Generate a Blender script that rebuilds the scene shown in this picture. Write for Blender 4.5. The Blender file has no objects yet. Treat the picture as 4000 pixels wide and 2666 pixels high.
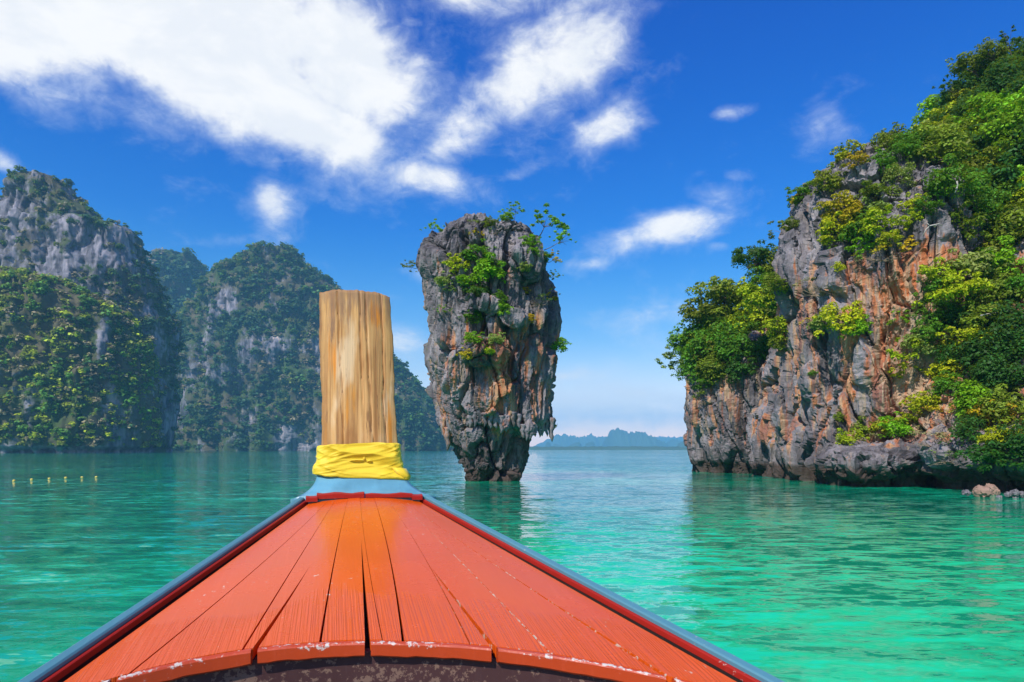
import bpy, math, random
import numpy as np
from mathutils import Vector, Matrix
from mathutils.bvhtree import BVHTree

R = math.radians
rng = random.Random(7)
NP = np.random.default_rng(11)
scene = bpy.context.scene
COL = scene.collection

# ------------------------------------------------------------------ camera
F, CX, CY, CH = 683.0, 512.0, 449.3, 2.0       # focal length and principal point of the photograph in 1024 px units
cam_d = bpy.data.cameras.new('camera')
cam = bpy.data.objects.new('camera', cam_d)
COL.objects.link(cam)
cam.location = (0, 0, CH)
cam.rotation_euler = (R(90), 0, 0)
cam_d.sensor_width = 36
cam_d.lens = 36 * F / 1024
cam_d.shift_y = (CY - 341) / 1024
cam_d.clip_start = 0.05
cam_d.clip_end = 40000
scene.camera = cam


def W(px, py, y):
    return Vector(((px - CX) / F * y, y, CH - (py - CY) / F * y))


# ------------------------------------------------------------------ node helper
class NT:
    def __init__(self, tree):
        self.t = tree

    def n(self, typ, out=0, props=None, **kw):
        nd = self.t.nodes.new(typ)
        for k, v in (props or {}).items():
            setattr(nd, k, v)
        for k, v in kw.items():
            key = k.replace('_', ' ')
            s = None
            if k.startswith('i') and k[1:].isdigit():
                s = nd.inputs[int(k[1:])]
            else:
                s = nd.inputs[key]
            self.put(s, v)
        return nd.outputs[out] if out is not None else nd

    def put(self, s, v):
        if isinstance(v, bpy.types.NodeSocket):
            self.t.links.new(v, s)
        elif isinstance(v, (tuple, list)) and s.type == 'RGBA' and len(v) == 3:
            s.default_value = (*v, 1)
        else:
            s.default_value = v

    def m(self, op, a, b=0.0, c=None, clamp=False):
        nd = self.t.nodes.new('ShaderNodeMath')
        nd.operation = op
        nd.use_clamp = clamp
        self.put(nd.inputs[0], a)
        self.put(nd.inputs[1], b)
        if c is not None:
            self.put(nd.inputs[2], c)
        return nd.outputs[0]

    def mix(self, fac, a, b, blend='MIX'):
        nd = self.t.nodes.new('ShaderNodeMix')
        nd.data_type = 'RGBA'
        nd.blend_type = blend
        self.put(nd.inputs[0], fac)
        self.put(nd.inputs[6], a)
        self.put(nd.inputs[7], b)
        return nd.outputs[2]

    def ss(self, v, lo, hi):
        nd = self.t.nodes.new('ShaderNodeMapRange')
        nd.interpolation_type = 'SMOOTHSTEP'
        self.put(nd.inputs[0], v)
        nd.inputs[1].default_value = lo
        nd.inputs[2].default_value = hi
        return nd.outputs[0]

    def mapv(self, v, scale=(1, 1, 1), rot=(0, 0, 0), loc=(0, 0, 0)):
        return self.n('ShaderNodeMapping', Vector=v, Scale=scale, Rotation=rot, Location=loc)

    def noise(self, v, scale, detail=4, rough=0.55, dist=0.0, out=0):
        return self.n('ShaderNodeTexNoise', out=out, Vector=v, Scale=scale, Detail=detail, Roughness=rough, Distortion=dist)

    def attr(self, name, out=2):
        nd = self.t.nodes.new('ShaderNodeAttribute')
        nd.attribute_name = name
        return nd.outputs[out]


def material(name):
    m = bpy.data.materials.new(name)
    m.use_nodes = True
    t = m.node_tree
    t.nodes.clear()
    return m, NT(t)


def finish(g, shader, disp=None):
    o = g.t.nodes.new('ShaderNodeOutputMaterial')
    g.t.links.new(shader, o.inputs['Surface'])


# ------------------------------------------------------------------ world: sky and clouds
SUN_EL, SUN_AZ = 47.0, 212.0        # azimuth clockwise from +Y: sun stands behind the camera, to its left
world = bpy.data.worlds.new('World')
scene.world = world
world.use_nodes = True
wt = world.node_tree
wt.nodes.clear()
g = NT(wt)
sky = wt.nodes.new('ShaderNodeTexSky')
sky.sky_type = 'NISHITA'
sky.sun_disc = False
sky.sun_elevation = R(SUN_EL)
sky.sun_rotation = R(SUN_AZ)
sky.air_density = 1.0
sky.dust_density = 0.3
sky.ozone_density = 3.0
dirv = g.n('ShaderNodeTexCoord', out=0)
sep = g.n('ShaderNodeSeparateXYZ', out=None, Vector=dirv)
az = g.m('ARCTAN2', sep.outputs[0], sep.outputs[1])
el = g.m('ARCSINE', sep.outputs[2])
# the sky of a clear tropical noon: a deep azure that pales towards the horizon
ramp = wt.nodes.new('ShaderNodeValToRGB')
cr_ = ramp.color_ramp
cr_.interpolation = 'B_SPLINE'
for k_, (ps_, cl_) in enumerate(((0.0, (2.6, 1.60, 1.20)), (0.10, (2.0, 1.34, 1.15)), (0.26, (0.42, 0.92, 1.16)), (0.50, (0.0, 0.57, 1.30)), (1.0, (0.0, 0.33, 1.42)))):
    e_ = cr_.elements[k_] if k_ < 2 else cr_.elements.new(ps_)
    e_.position = ps_
    e_.color = (*(c_ / 3 for c_ in cl_), 1)      # a ramp holds values up to 1: tripled again below
g.put(ramp.inputs[0], g.m('DIVIDE', el, 0.62, clamp=True))
tint = g.n('ShaderNodeVectorMath', props={'operation': 'SCALE'}, i0=ramp.outputs[0], Scale=3.0)
skyc = g.mix(1.0, sky.outputs[0], tint, 'MULTIPLY')
# clouds: puffs at fixed directions (azimuth repeats every 90 degrees so that the cover goes on all round)
PUFFS = [  # disp-pixel centre x, y, radius x, y, rotation (deg, clockwise in picture), weight
    (40, 40, 330, 130, 8, 1.3), (380, 120, 400, 135, 14, 1.3), (640, 215, 330, 110, 20, 1.25), (810, 140, 160, 125, 20, 1.2),
    (790, 295, 150, 80, 15, 1.12), (560, 60, 330, 110, 5, 1.2), (890, 180, 120, 130, 0, 0.85),
    (1290, 150, 150, 95, -35, 0.9), (1190, 205, 110, 90, -30, 0.85), (1090, 305, 140, 60, -25, 0.62), (980, 300, 130, 110, 10, 0.40),
    (1395, 285, 85, 48, -20, 0.72), (1530, 525, 110, 46, -8, 0.85), (1460, 560, 120, 40, -8, 0.42),
    (625, 470, 62, 62, -30, 0.9), (650, 380, 50, 80, 10, 0.42), (1010, 395, 140, 48, 12, 0.78), (1110, 440, 130, 60, 20, 0.36),
    (1120, 25, 160, 55, 5, 0.62), (1640, 455, 80, 60, -25, 0.45), (1690, 258, 66, 20, -5, 0.6), (1930, 285, 70, 55, 35, 0.40),
    (1690, 395, 60, 20, 5, 0.38), (1370, 615, 40, 22, -10, 0.45), (1620, 580, 36, 16, 0, 0.42), (1230, 385, 70, 25, -15, 0.40),
    (10, 350, 40, 18, 25, 0.6), (985, 85, 26, 14, 0, 0.5),
    (1320, 880, 120, 22, -8, 0.58), (1480, 910, 240, 34, 3, 0.62), (1500, 780, 150, 50, 12, 0.36), (960, 655, 60, 20, 10, 0.42),
    (1560, 740, 70, 40, 5, 0.42), (1400, 965, 380, 62, 0, 0.72), (1150, 945, 260, 55, 0, 0.60), (930, 800, 140, 70, 0, 0.42), (1900, 300, 60, 50, 30, 0.42), (520, 545, 110, 18, 3, 0.30),
]
acc = None
warp = g.noise(g.mapv(dirv, (3.5, 3.5, 5)), 1.0, 3, 0.5, out=1)
wsep = g.n('ShaderNodeSeparateXYZ', out=None, Vector=warp)
wx = g.m('MULTIPLY', g.m('SUBTRACT', wsep.outputs[0], 0.5), 0.16)
wy = g.m('MULTIPLY', g.m('SUBTRACT', wsep.outputs[1], 0.5), 0.11)
azw = g.m('ADD', az, wx)
elw = g.m('ADD', el, wy)
for (cx, cy, rx, ry, rot, wgt) in PUFFS:
    px, py = cx / 2.298, cy / 2.298
    u0, v0 = (px - CX) / F, (CY - py) / F
    a0 = math.atan2(u0, 1)
    e0 = math.atan2(v0, math.hypot(u0, 1))
    ka = math.cos(a0) ** 2
    ke = math.cos(e0)
    ra, re_ = rx / 2.298 / F * ka, ry / 2.298 / F * ke * math.cos(a0)
    c, s_ = math.cos(R(-rot)), math.sin(R(-rot))
    du = g.m('WRAP', g.m('SUBTRACT', azw, a0), math.pi / 4, -math.pi / 4)
    dv = g.m('SUBTRACT', elw, e0)
    p = g.m('ADD', g.m('MULTIPLY', du, c / ra), g.m('MULTIPLY', dv, s_ / ra))
    q = g.m('ADD', g.m('MULTIPLY', du, -s_ / re_), g.m('MULTIPLY', dv, c / re_))
    d2 = g.m('ADD', g.m('MULTIPLY', p, p), g.m('MULTIPLY', q, q))
    val = g.m('MULTIPLY', g.m('EXPONENT', g.m('MULTIPLY', d2, -0.9)), wgt)
    acc = val if acc is None else g.m('MAXIMUM', acc, val)
n1 = g.noise(g.mapv(dirv, (4.5, 4.5, 7.5), (0, R(18), 0)), 2.2, 9, 0.60, 0.35)
n2 = g.noise(g.mapv(dirv, (9, 9, 15), (0, R(-24), 0)), 1.6, 7, 0.66, 0.5)
dens = g.m('ADD', acc, g.m('MULTIPLY', g.m('SUBTRACT', n1, 0.5), 0.95))
dens = g.m('ADD', dens, g.m('MULTIPLY', g.m('SUBTRACT', n2, 0.5), 0.55))
n3 = g.noise(g.mapv(dirv, (30, 30, 44), (0, R(10), 0)), 1.0, 6, 0.65, 0.6)
dens = g.m('ADD', dens, g.m('MULTIPLY', g.m('SUBTRACT', n3, 0.5), 0.46))
dens = g.m('ADD', g.m('MULTIPLY', g.ss(dens, 0.34, 0.90), 0.52), g.m('MULTIPLY', g.ss(dens, 0.08, 0.85), 0.48))
dens = g.m('MULTIPLY', dens, g.ss(el, -0.01, 0.05))
thin = g.m('POWER', dens, 0.9)
cloudc = g.mix(g.ss(dens, 0.2, 1.0), (6.4, 7.0, 8.0), (8.2, 8.15, 8.1))
cloudc = g.mix(g.m('MULTIPLY', g.ss(n1, 0.62, 0.40), g.m('MULTIPLY', dens, 0.55)), cloudc, (6.5, 6.85, 7.4))
skyc = g.mix(thin, skyc, cloudc)
bg = g.n('ShaderNodeBackground', Color=skyc, Strength=0.10)
wo = wt.nodes.new('ShaderNodeOutputWorld')
wt.links.new(bg, wo.inputs['Surface'])

# ------------------------------------------------------------------ sun, exposure
sun_d = bpy.data.lights.new('sun', 'SUN')
sun = bpy.data.objects.new('sun', sun_d)
COL.objects.link(sun)
sun_d.energy = 4.6
sun_d.angle = R(0.55)
sun_d.color = (1.0, 0.955, 0.88)
sdir = Vector((math.sin(R(SUN_AZ)) * math.cos(R(SUN_EL)), math.cos(R(SUN_AZ)) * math.cos(R(SUN_EL)), math.sin(R(SUN_EL))))
sun.rotation_euler = sdir.to_track_quat('Z', 'Y').to_euler()
sun.location = (-20, -30, 60)

vs = scene.view_settings
scene.display_settings.display_device = 'sRGB'
vs.view_transform = 'Standard'
vs.look = 'None'
vs.gamma = 1
vs.use_curve_mapping = False
vs.exposure = 0.35
cy = scene.cycles
cy.use_denoising = True
cy.max_bounces = 8
cy.diffuse_bounces = 3
cy.glossy_bounces = 3
cy.transmission_bounces = 3
cy.transparent_max_bounces = 4
cy.volume_bounces = 1
cy.sample_clamp_indirect = 6
cy.caustics_reflective = False
cy.caustics_refractive = False


# ------------------------------------------------------------------ object helpers
def tag(o, label=None, cat=None, group=None, kind=None):
    if label: o['label'] = label
    if cat: o['category'] = cat
    if group: o['group'] = group
    if kind: o['kind'] = kind
    return o


def link(name, data, mat=None, parent=None, loc=None):
    o = bpy.data.objects.new(name, data)
    COL.objects.link(o)
    if mat is not None and data is not None and not data.materials:
        data.materials.append(mat)
    if parent is not None:
        o.parent = parent
    if loc is not None:
        o.location = loc
    return o


def empty(name, loc):
    o = link(name, None, loc=loc)
    o.empty_display_size = 0.2
    return o


def mesh_np(name, V, Fc, smooth=True, attrs=None, cols=None):
    """mesh from arrays: V (n,3), Fc (m,k)"""
    me = bpy.data.meshes.new(name)
    V = np.asarray(V, np.float32)
    Fc = np.asarray(Fc, np.int32)
    k = Fc.shape[1]
    me.vertices.add(len(V))
    me.vertices.foreach_set('co', V.ravel())
    me.loops.add(Fc.size)
    me.loops.foreach_set('vertex_index', Fc.ravel())
    me.polygons.add(len(Fc))
    me.polygons.foreach_set('loop_start', np.arange(0, Fc.size, k, dtype=np.int32))
    me.polygons.foreach_set('use_smooth', np.full(len(Fc), smooth))
    me.update(calc_edges=True)
    for nme, a in (attrs or {}).items():
        at = me.attributes.new(nme, 'FLOAT', 'POINT')
        at.data.foreach_set('value', np.asarray(a, np.float32).ravel())
    for nme, a in (cols or {}).items():
        at = me.attributes.new(nme, 'FLOAT_COLOR', 'POINT')
        at.data.foreach_set('color', np.asarray(a, np.float32).ravel())
    return me


class MB:
    """collects simple solids into one mesh"""
    def __init__(self):
        self.v, self.f = [], []

    def add(self, vs, fs):
        b = len(self.v)
        self.v += [tuple(p) for p in vs]
        self.f += [tuple(b + i for i in f) for f in fs]

    def prism(self, bottom, top):
        n = len(bottom)
        self.add(list(bottom) + list(top), [tuple(range(n - 1, -1, -1)), tuple(range(n, 2 * n))] +
                 [(i, (i + 1) % n, n + (i + 1) % n, n + i) for i in range(n)])

    def loft(self, rings, cap=True):
        n = len(rings[0])
        vs = [p for r in rings for p in r]
        fs = []
        for j in range(len(rings) - 1):
            for i in range(n):
                a, b = j * n + i, j * n + (i + 1) % n
                fs.append((a, b, b + n, a + n))
        if cap:
            fs.append(tuple(range(n - 1, -1, -1)))
            fs.append(tuple(range((len(rings) - 1) * n, len(rings) * n)))
        self.add(vs, fs)

    def tube(self, pts, rad, n=6):
        pts = [Vector(p) for p in pts]
        rings = []
        for i, p in enumerate(pts):
            d = (pts[min(i + 1, len(pts) - 1)] - pts[max(i - 1, 0)]).normalized()
            u = d.cross(Vector((0.31, 0.17, 0.93)))
            if u.length < 1e-3: u = d.cross(Vector((1, 0, 0)))
            u.normalize()
            w = d.cross(u)
            r = rad[i] if isinstance(rad, (list, tuple)) else rad
            rings.append([p + u * (r * math.cos(2 * math.pi * k / n)) + w * (r * math.sin(2 * math.pi * k / n)) for k in range(n)])
        self.loft(rings)

    def mesh(self, name, smooth=False):
        me = bpy.data.meshes.new(name)
        me.from_pydata(self.v, [], self.f)
        me.update()
        if smooth:
            me.polygons.foreach_set('use_smooth', [True] * len(me.polygons))
        return me


# ------------------------------------------------------------------ numpy noise
def _hash(ix, iy, iz, seed):
    h = (ix.astype(np.uint32) * np.uint32(374761393) + iy.astype(np.uint32) * np.uint32(668265263) +
         iz.astype(np.uint32) * np.uint32(2147483647) + np.uint32(seed * 974711 + 1013))
    h = (h ^ (h >> np.uint32(13))) * np.uint32(1274126177)
    h = (h ^ (h >> np.uint32(16))) * np.uint32(2246822519)
    h = h ^ (h >> np.uint32(15))
    return h.astype(np.float32) / np.float32(4294967295.0)


def vnoise(P, seed=0):
    P = np.asarray(P, np.float32)
    I = np.floor(P).astype(np.int64)
    f = P - I
    f = f * f * f * (f * (f * 6 - 15) + 10)
    r = 0
    for dx in (0, 1):
        for dy in (0, 1):
            for dz in (0, 1):
                w = (f[:, 0] if dx else 1 - f[:, 0]) * (f[:, 1] if dy else 1 - f[:, 1]) * (f[:, 2] if dz else 1 - f[:, 2])
                r = r + w * _hash(I[:, 0] + dx, I[:, 1] + dy, I[:, 2] + dz, seed)
    return r * 2 - 1


def fbm(P, octs=4, seed=0, gain=0.5):
    a, s, r = 1.0, 0.0, 0.0
    P = np.asarray(P, np.float32).copy()
    for o in range(octs):
        r = r + a * vnoise(P, seed + o)
        s += a
        a *= gain
        P = P * 2.03 + 17.3
    return r / s


def ridged(P, octs=4, seed=0):
    a, s, r = 1.0, 0.0, 0.0
    P = np.asarray(P, np.float32).copy()
    for o in range(octs):
        r = r + a * (1 - 2 * np.abs(vnoise(P, seed + o)))
        s += a
        a *= 0.5
        P = P * 2.1 + 9.1
    return r / s


def worley(P, seed=0):
    P = np.asarray(P, np.float32)
    I = np.floor(P).astype(np.int64)
    d1 = np.full(len(P), 9.0, np.float32)
    d2 = d1.copy()
    cid = np.zeros(len(P), np.float32)
    pl = np.zeros(len(P), np.float32)
    for dx in (-1, 0, 1):
        for dy in (-1, 0, 1):
            for dz in (-1, 0, 1):
                c = I + np.array([dx, dy, dz])
                jx, jy, jz = (_hash(c[:, 0], c[:, 1], c[:, 2], seed + k) for k in (1, 2, 3))
                ex = P[:, 0] - (c[:, 0] + jx)
                ey = P[:, 1] - (c[:, 1] + jy)
                ez = P[:, 2] - (c[:, 2] + jz)
                d = np.sqrt(ex * ex + ey * ey + ez * ez).astype(np.float32)
                h = _hash(c[:, 0], c[:, 1], c[:, 2], seed + 7)
                tilt = (ex * (_hash(c[:, 0], c[:, 1], c[:, 2], seed + 8) - .5) + ey * (_hash(c[:, 0], c[:, 1], c[:, 2], seed + 9) - .5)
                        + ez * (_hash(c[:, 0], c[:, 1], c[:, 2], seed + 10) - .5))
                near = d < d1
                d2 = np.where(near, d1, np.minimum(d2, d))
                cid = np.where(near, h, cid)
                pl = np.where(near, tilt, pl)
                d1 = np.where(near, d, d1)
    return d1, d2, cid, pl


def sstep(x, a, b):
    t = np.clip((x - a) / (b - a), 0, 1)
    return t * t * (3 - 2 * t)


# ------------------------------------------------------------------ rock construction
def loft_arrays(levels, n=64):
    """levels: (z, cx, cy, rx, ry); closed mesh"""
    V, Fc = [], []
    for (z, cx, cy_, rx, ry) in levels:
        for i in range(n):
            a = 2 * math.pi * i / n
            V.append((cx + rx * math.cos(a), cy_ + ry * math.sin(a), z))
    L = len(levels)
    for j in range(L - 1):
        for i in range(n):
            a, b = j * n + i, j * n + (i + 1) % n
            Fc.append((a, b, b + n, a + n))
    V.append((levels[0][1], levels[0][2], levels[0][0]))
    V.append((levels[-1][1], levels[-1][2], levels[-1][0]))
    for i in range(n):
        Fc.append((len(V) - 2, (i + 1) % n, i))
        Fc.append((len(V) - 1, (L - 1) * n + i, (L - 1) * n + (i + 1) % n))
    return V, Fc


def interp_levels(keys, step):
    """densify levels along z with smooth interpolation"""
    keys = sorted(keys)
    z = np.array([k[0] for k in keys])
    zz = np.linspace(z[0], z[-1], max(3, int((z[-1] - z[0]) / step)))
    cols = [np.interp(zz, z, [k[c] for k in keys]) for c in range(1, 5)]
    return [(zz[i], *(c[i] for c in cols)) for i in range(len(zz))]


def remesh(parts, voxel):
    V, Fc = [], []
    for (v, f) in parts:
        b = len(V)
        V += v
        Fc += [tuple(b + i for i in q) for q in f]
    me = bpy.data.meshes.new('tmp')
    me.from_pydata(V, [], Fc)
    o = bpy.data.objects.new('tmp', me)
    COL.objects.link(o)
    md = o.modifiers.new('r', 'REMESH')
    md.mode = 'VOXEL'
    md.voxel_size = voxel
    md.adaptivity = 0
    dg = bpy.context.evaluated_depsgraph_get()
    ev = o.evaluated_get(dg)
    m2 = ev.to_mesh()
    m2.calc_loop_triangles()
    v = np.empty(len(m2.vertices) * 3, np.float32)
    m2.vertices.foreach_get('co', v)
    nr = np.empty(len(m2.vertices) * 3, np.float32)
    m2.vertices.foreach_get('normal', nr)
    if len(m2.polygons) and all(p.loop_total == 4 for p in list(m2.polygons)[:50]):
        f = np.empty(len(m2.loops), np.int32)
        m2.loops.foreach_get('vertex_index', f)
        f = f.reshape(-1, 4)
    else:
        f = np.array([t.vertices[:] for t in m2.loop_triangles], np.int32)
    ev.to_mesh_clear()
    bpy.data.objects.remove(o)
    bpy.data.meshes.remove(me)
    return v.reshape(-1, 3), nr.reshape(-1, 3), f


def smooth_mesh(V, Fc, it):
    V = V.copy()
    k = Fc.shape[1]
    a = np.concatenate([Fc[:, i] for i in range(k)])
    b = np.concatenate([Fc[:, (i + 1) % k] for i in range(k)])
    cnt = np.bincount(np.concatenate([a, b]), minlength=len(V)).astype(np.float32)[:, None]
    for _ in range(it):
        S = np.zeros_like(V)
        for c in range(3):
            S[:, c] = np.bincount(a, V[b, c], len(V)) + np.bincount(b, V[a, c], len(V))
        V = V * 0.4 + 0.6 * S / cnt
    return V


def normals_of(V, Fc):
    n = np.cross(V[Fc[:, 2]] - V[Fc[:, 0]], V[Fc[:, -1]] - V[Fc[:, 1]])
    N = np.zeros_like(V)
    for c in range(3):
        for k in range(Fc.shape[1]):
            N[:, c] += np.bincount(Fc[:, k], n[:, c], len(V))
    return N / (np.linalg.norm(N, axis=1, keepdims=True) + 1e-9)


def karst(V, N, amp=1.0, s=1.0, seed=3, tilt=(0, 0), vz=1.0):
    """limestone relief: tilted blocks parted by cracks, vertical flutes, small pitting"""
    Vs = V * np.array([1, 1, 0.55], np.float32)
    P = V + 0.32 * s * np.stack([fbm(Vs / (1.3 * s), 3, seed + 50), fbm(Vs / (1.3 * s), 3, seed + 60), fbm(Vs / (1.3 * s), 3, seed + 70)], 1)
    Pt = P.copy()
    Pt[:, 0] += tilt[0] * P[:, 2]
    Pt[:, 1] += tilt[1] * P[:, 2]
    d = np.zeros(len(V), np.float32)
    d1, d2, cid, pl = worley(Pt / (np.array([2.3, 2.3, 5.5 * vz]) * s), seed)
    d += 0.70 * s * (cid - 0.5) + 1.1 * s * pl - 0.60 * s * np.exp(-((d2 - d1) / 0.04) ** 2)
    d1, d2, cid, pl = worley(Pt / (np.array([0.85, 0.85, 3.4 * vz]) * s), seed + 20)
    d += 0.36 * s * (cid - 0.5) + 0.62 * s * pl - 0.16 * s * np.exp(-((d2 - d1) / 0.045) ** 2)
    d += 0.40 * s * ridged(Pt / (np.array([0.62, 0.62, 8.0]) * s), 4, seed + 30)
    d1, d2, cid, pl = worley(Pt / (np.array([0.36, 0.36, 1.1]) * s), seed + 25)
    d += 0.12 * s * (cid - 0.5) + 0.18 * s * pl
    d += 0.07 * s * fbm(P / (0.28 * s), 3, seed + 40)
    D = N.copy()
    D[:, 2] *= 0.45
    return V + D * (d * amp)[:, None]


# ------------------------------------------------------------------ materials
def rock_material(name, tone=1.0, scale=1.0):
    m, g = material(name)
    co = g.n('ShaderNodeTexCoord', out=3)
    big = g.noise(g.mapv(co, (0.55 * scale, 0.55 * scale, 0.30 * scale)), 1.0, 5, 0.6)
    fine = g.noise(g.mapv(co, (5 * scale, 5 * scale, 3 * scale)), 1.0, 6, 0.68)
    streak = g.noise(g.mapv(co, (1.5 * scale, 1.5 * scale, 0.13 * scale)), 1.0, 5, 0.6, 0.2)
    streak2 = g.noise(g.mapv(co, (3.2 * scale, 3.2 * scale, 0.2 * scale), loc=(7, 3, 1)), 1.0, 4, 0.6, 0.2)
    base = g.mix(g.ss(big, 0.35, 0.66), (0.095 * tone, 0.088 * tone, 0.096 * tone), (0.265 * tone, 0.240 * tone, 0.250 * tone))
    base = g.mix(g.m('MULTIPLY', g.ss(streak, 0.50, 0.68), 0.5), base, (0.31 * tone, 0.27 * tone, 0.24 * tone))
    base = g.mix(g.m('MULTIPLY', g.ss(streak2, 0.53, 0.66), 0.7), base, (0.045 * tone, 0.044 * tone, 0.046 * tone))
    base = g.mix(g.m('MULTIPLY', g.ss(fine, 0.48, 0.72), 0.22), base, (0.36 * tone, 0.34 * tone, 0.33 * tone))
    base = g.mix(g.m('MULTIPLY', g.ss(fine, 0.50, 0.28), 0.6), base, (0.035, 0.033, 0.034))
    orange = g.attr('orange')
    ocol = g.mix(g.ss(streak2, 0.38, 0.62), (0.44, 0.125, 0.03), (0.50, 0.27, 0.13))
    ocol = g.mix(g.ss(big, 0.35, 0.6), (0.24, 0.10, 0.07), ocol)
    of = g.ss(g.m('ADD', orange, g.m('MULTIPLY', g.m('SUBTRACT', streak, 0.5), 3.4)), 0.45, 0.85)
    base = g.mix(g.m('MULTIPLY', of, 0.88), base, ocol)
    cream = g.attr('cream')
    cf = g.ss(g.m('ADD', cream, g.m('MULTIPLY', g.m('SUBTRACT', streak2, 0.5), 2.2)), 0.45, 0.85)
    base = g.mix(g.m('MULTIPLY', cf, 0.8), base, (0.40, 0.30, 0.20))
    tide = g.attr('tide')
    tf = g.ss(g.m('ADD', tide, g.m('MULTIPLY', g.m('SUBTRACT', fine, 0.5), 0.8)), 0.35, 0.8)
    base = g.mix(g.m('MULTIPLY', tf, 0.85), base, (0.045, 0.028, 0.018))
    moss = g.attr('moss')
    mf = g.ss(g.m('ADD', moss, g.m('MULTIPLY', g.m('SUBTRACT', fine, 0.5), 1.4)), 0.4, 0.75)
    base = g.mix(g.m('MULTIPLY', mf, 0.75), base, (0.10, 0.11, 0.03))
    bmp = g.n('ShaderNodeBump', Height=g.m('ADD', fine, g.m('MULTIPLY', streak2, 0.6)), Strength=0.8, Distance=0.12 / scale)
    sh = g.n('ShaderNodeBsdfPrincipled', Base_Color=base, Roughness=0.93, Normal=bmp, Specular_IOR_Level=0.12)
    finish(g, sh)
    return m


def leaf_material(name, use_attr):
    m, g = material(name)
    if use_attr:
        c = g.attr('tint', 0)
    else:
        c = g.n('ShaderNodeObjectInfo', out=1)
    rn = g.attr('leaf')
    hs = g.n('ShaderNodeHueSaturation', Hue=g.m('ADD', 0.485, g.m('MULTIPLY', rn, 0.03)), Saturation=1.0,
             Value=g.m('ADD', 0.62, g.m('MULTIPLY', rn, 0.8)), Color=c)
    d = g.n('ShaderNodeBsdfPrincipled', Base_Color=hs, Roughness=0.55, Specular_IOR_Level=0.25)
    t = g.n('ShaderNodeBsdfTranslucent', Color=g.mix(0.6, hs, (0.30, 0.42, 0.01)))
    sh = g.n('ShaderNodeMixShader', i0=0.36, i1=d, i2=t)
    finish(g, sh)
    return m


M_LEAF = leaf_material('leaf', False)
M_FOREST = leaf_material('forest_leaf', True)


def plain(name, col, rough=0.8, var=0.3, sc=6.0, stretch=(1, 1, 1)):
    m, g = material(name)
    co = g.n('ShaderNodeTexCoord', out=3)
    n = g.noise(g.mapv(co, stretch), sc, 5, 0.6)
    c = g.mix(n, tuple(x * (1 - var) for x in col), tuple(min(1, x * (1 + var)) for x in col))
    b = g.n('ShaderNodeBump', Height=n, Strength=0.4, Distance=0.03)
    finish(g, g.n('ShaderNodeBsdfPrincipled', Base_Color=c, Roughness=rough, Normal=b, Specular_IOR_Level=0.2))
    return m


M_BARK = plain('bark', (0.17, 0.13, 0.10), 0.9, 0.4, 3.0, (4, 4, 0.6))
M_DEAD = plain('dead_wood', (0.42, 0.38, 0.33), 0.9, 0.25, 3.0, (4, 4, 1))
M_TWIG = plain('dry_twig', (0.30, 0.22, 0.15), 0.9, 0.35, 3.0)
M_ROCK = rock_material('limestone')
M_BOULDER = plain('boulder_stone', (0.28, 0.175, 0.13), 0.9, 0.5, 2.2)


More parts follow.
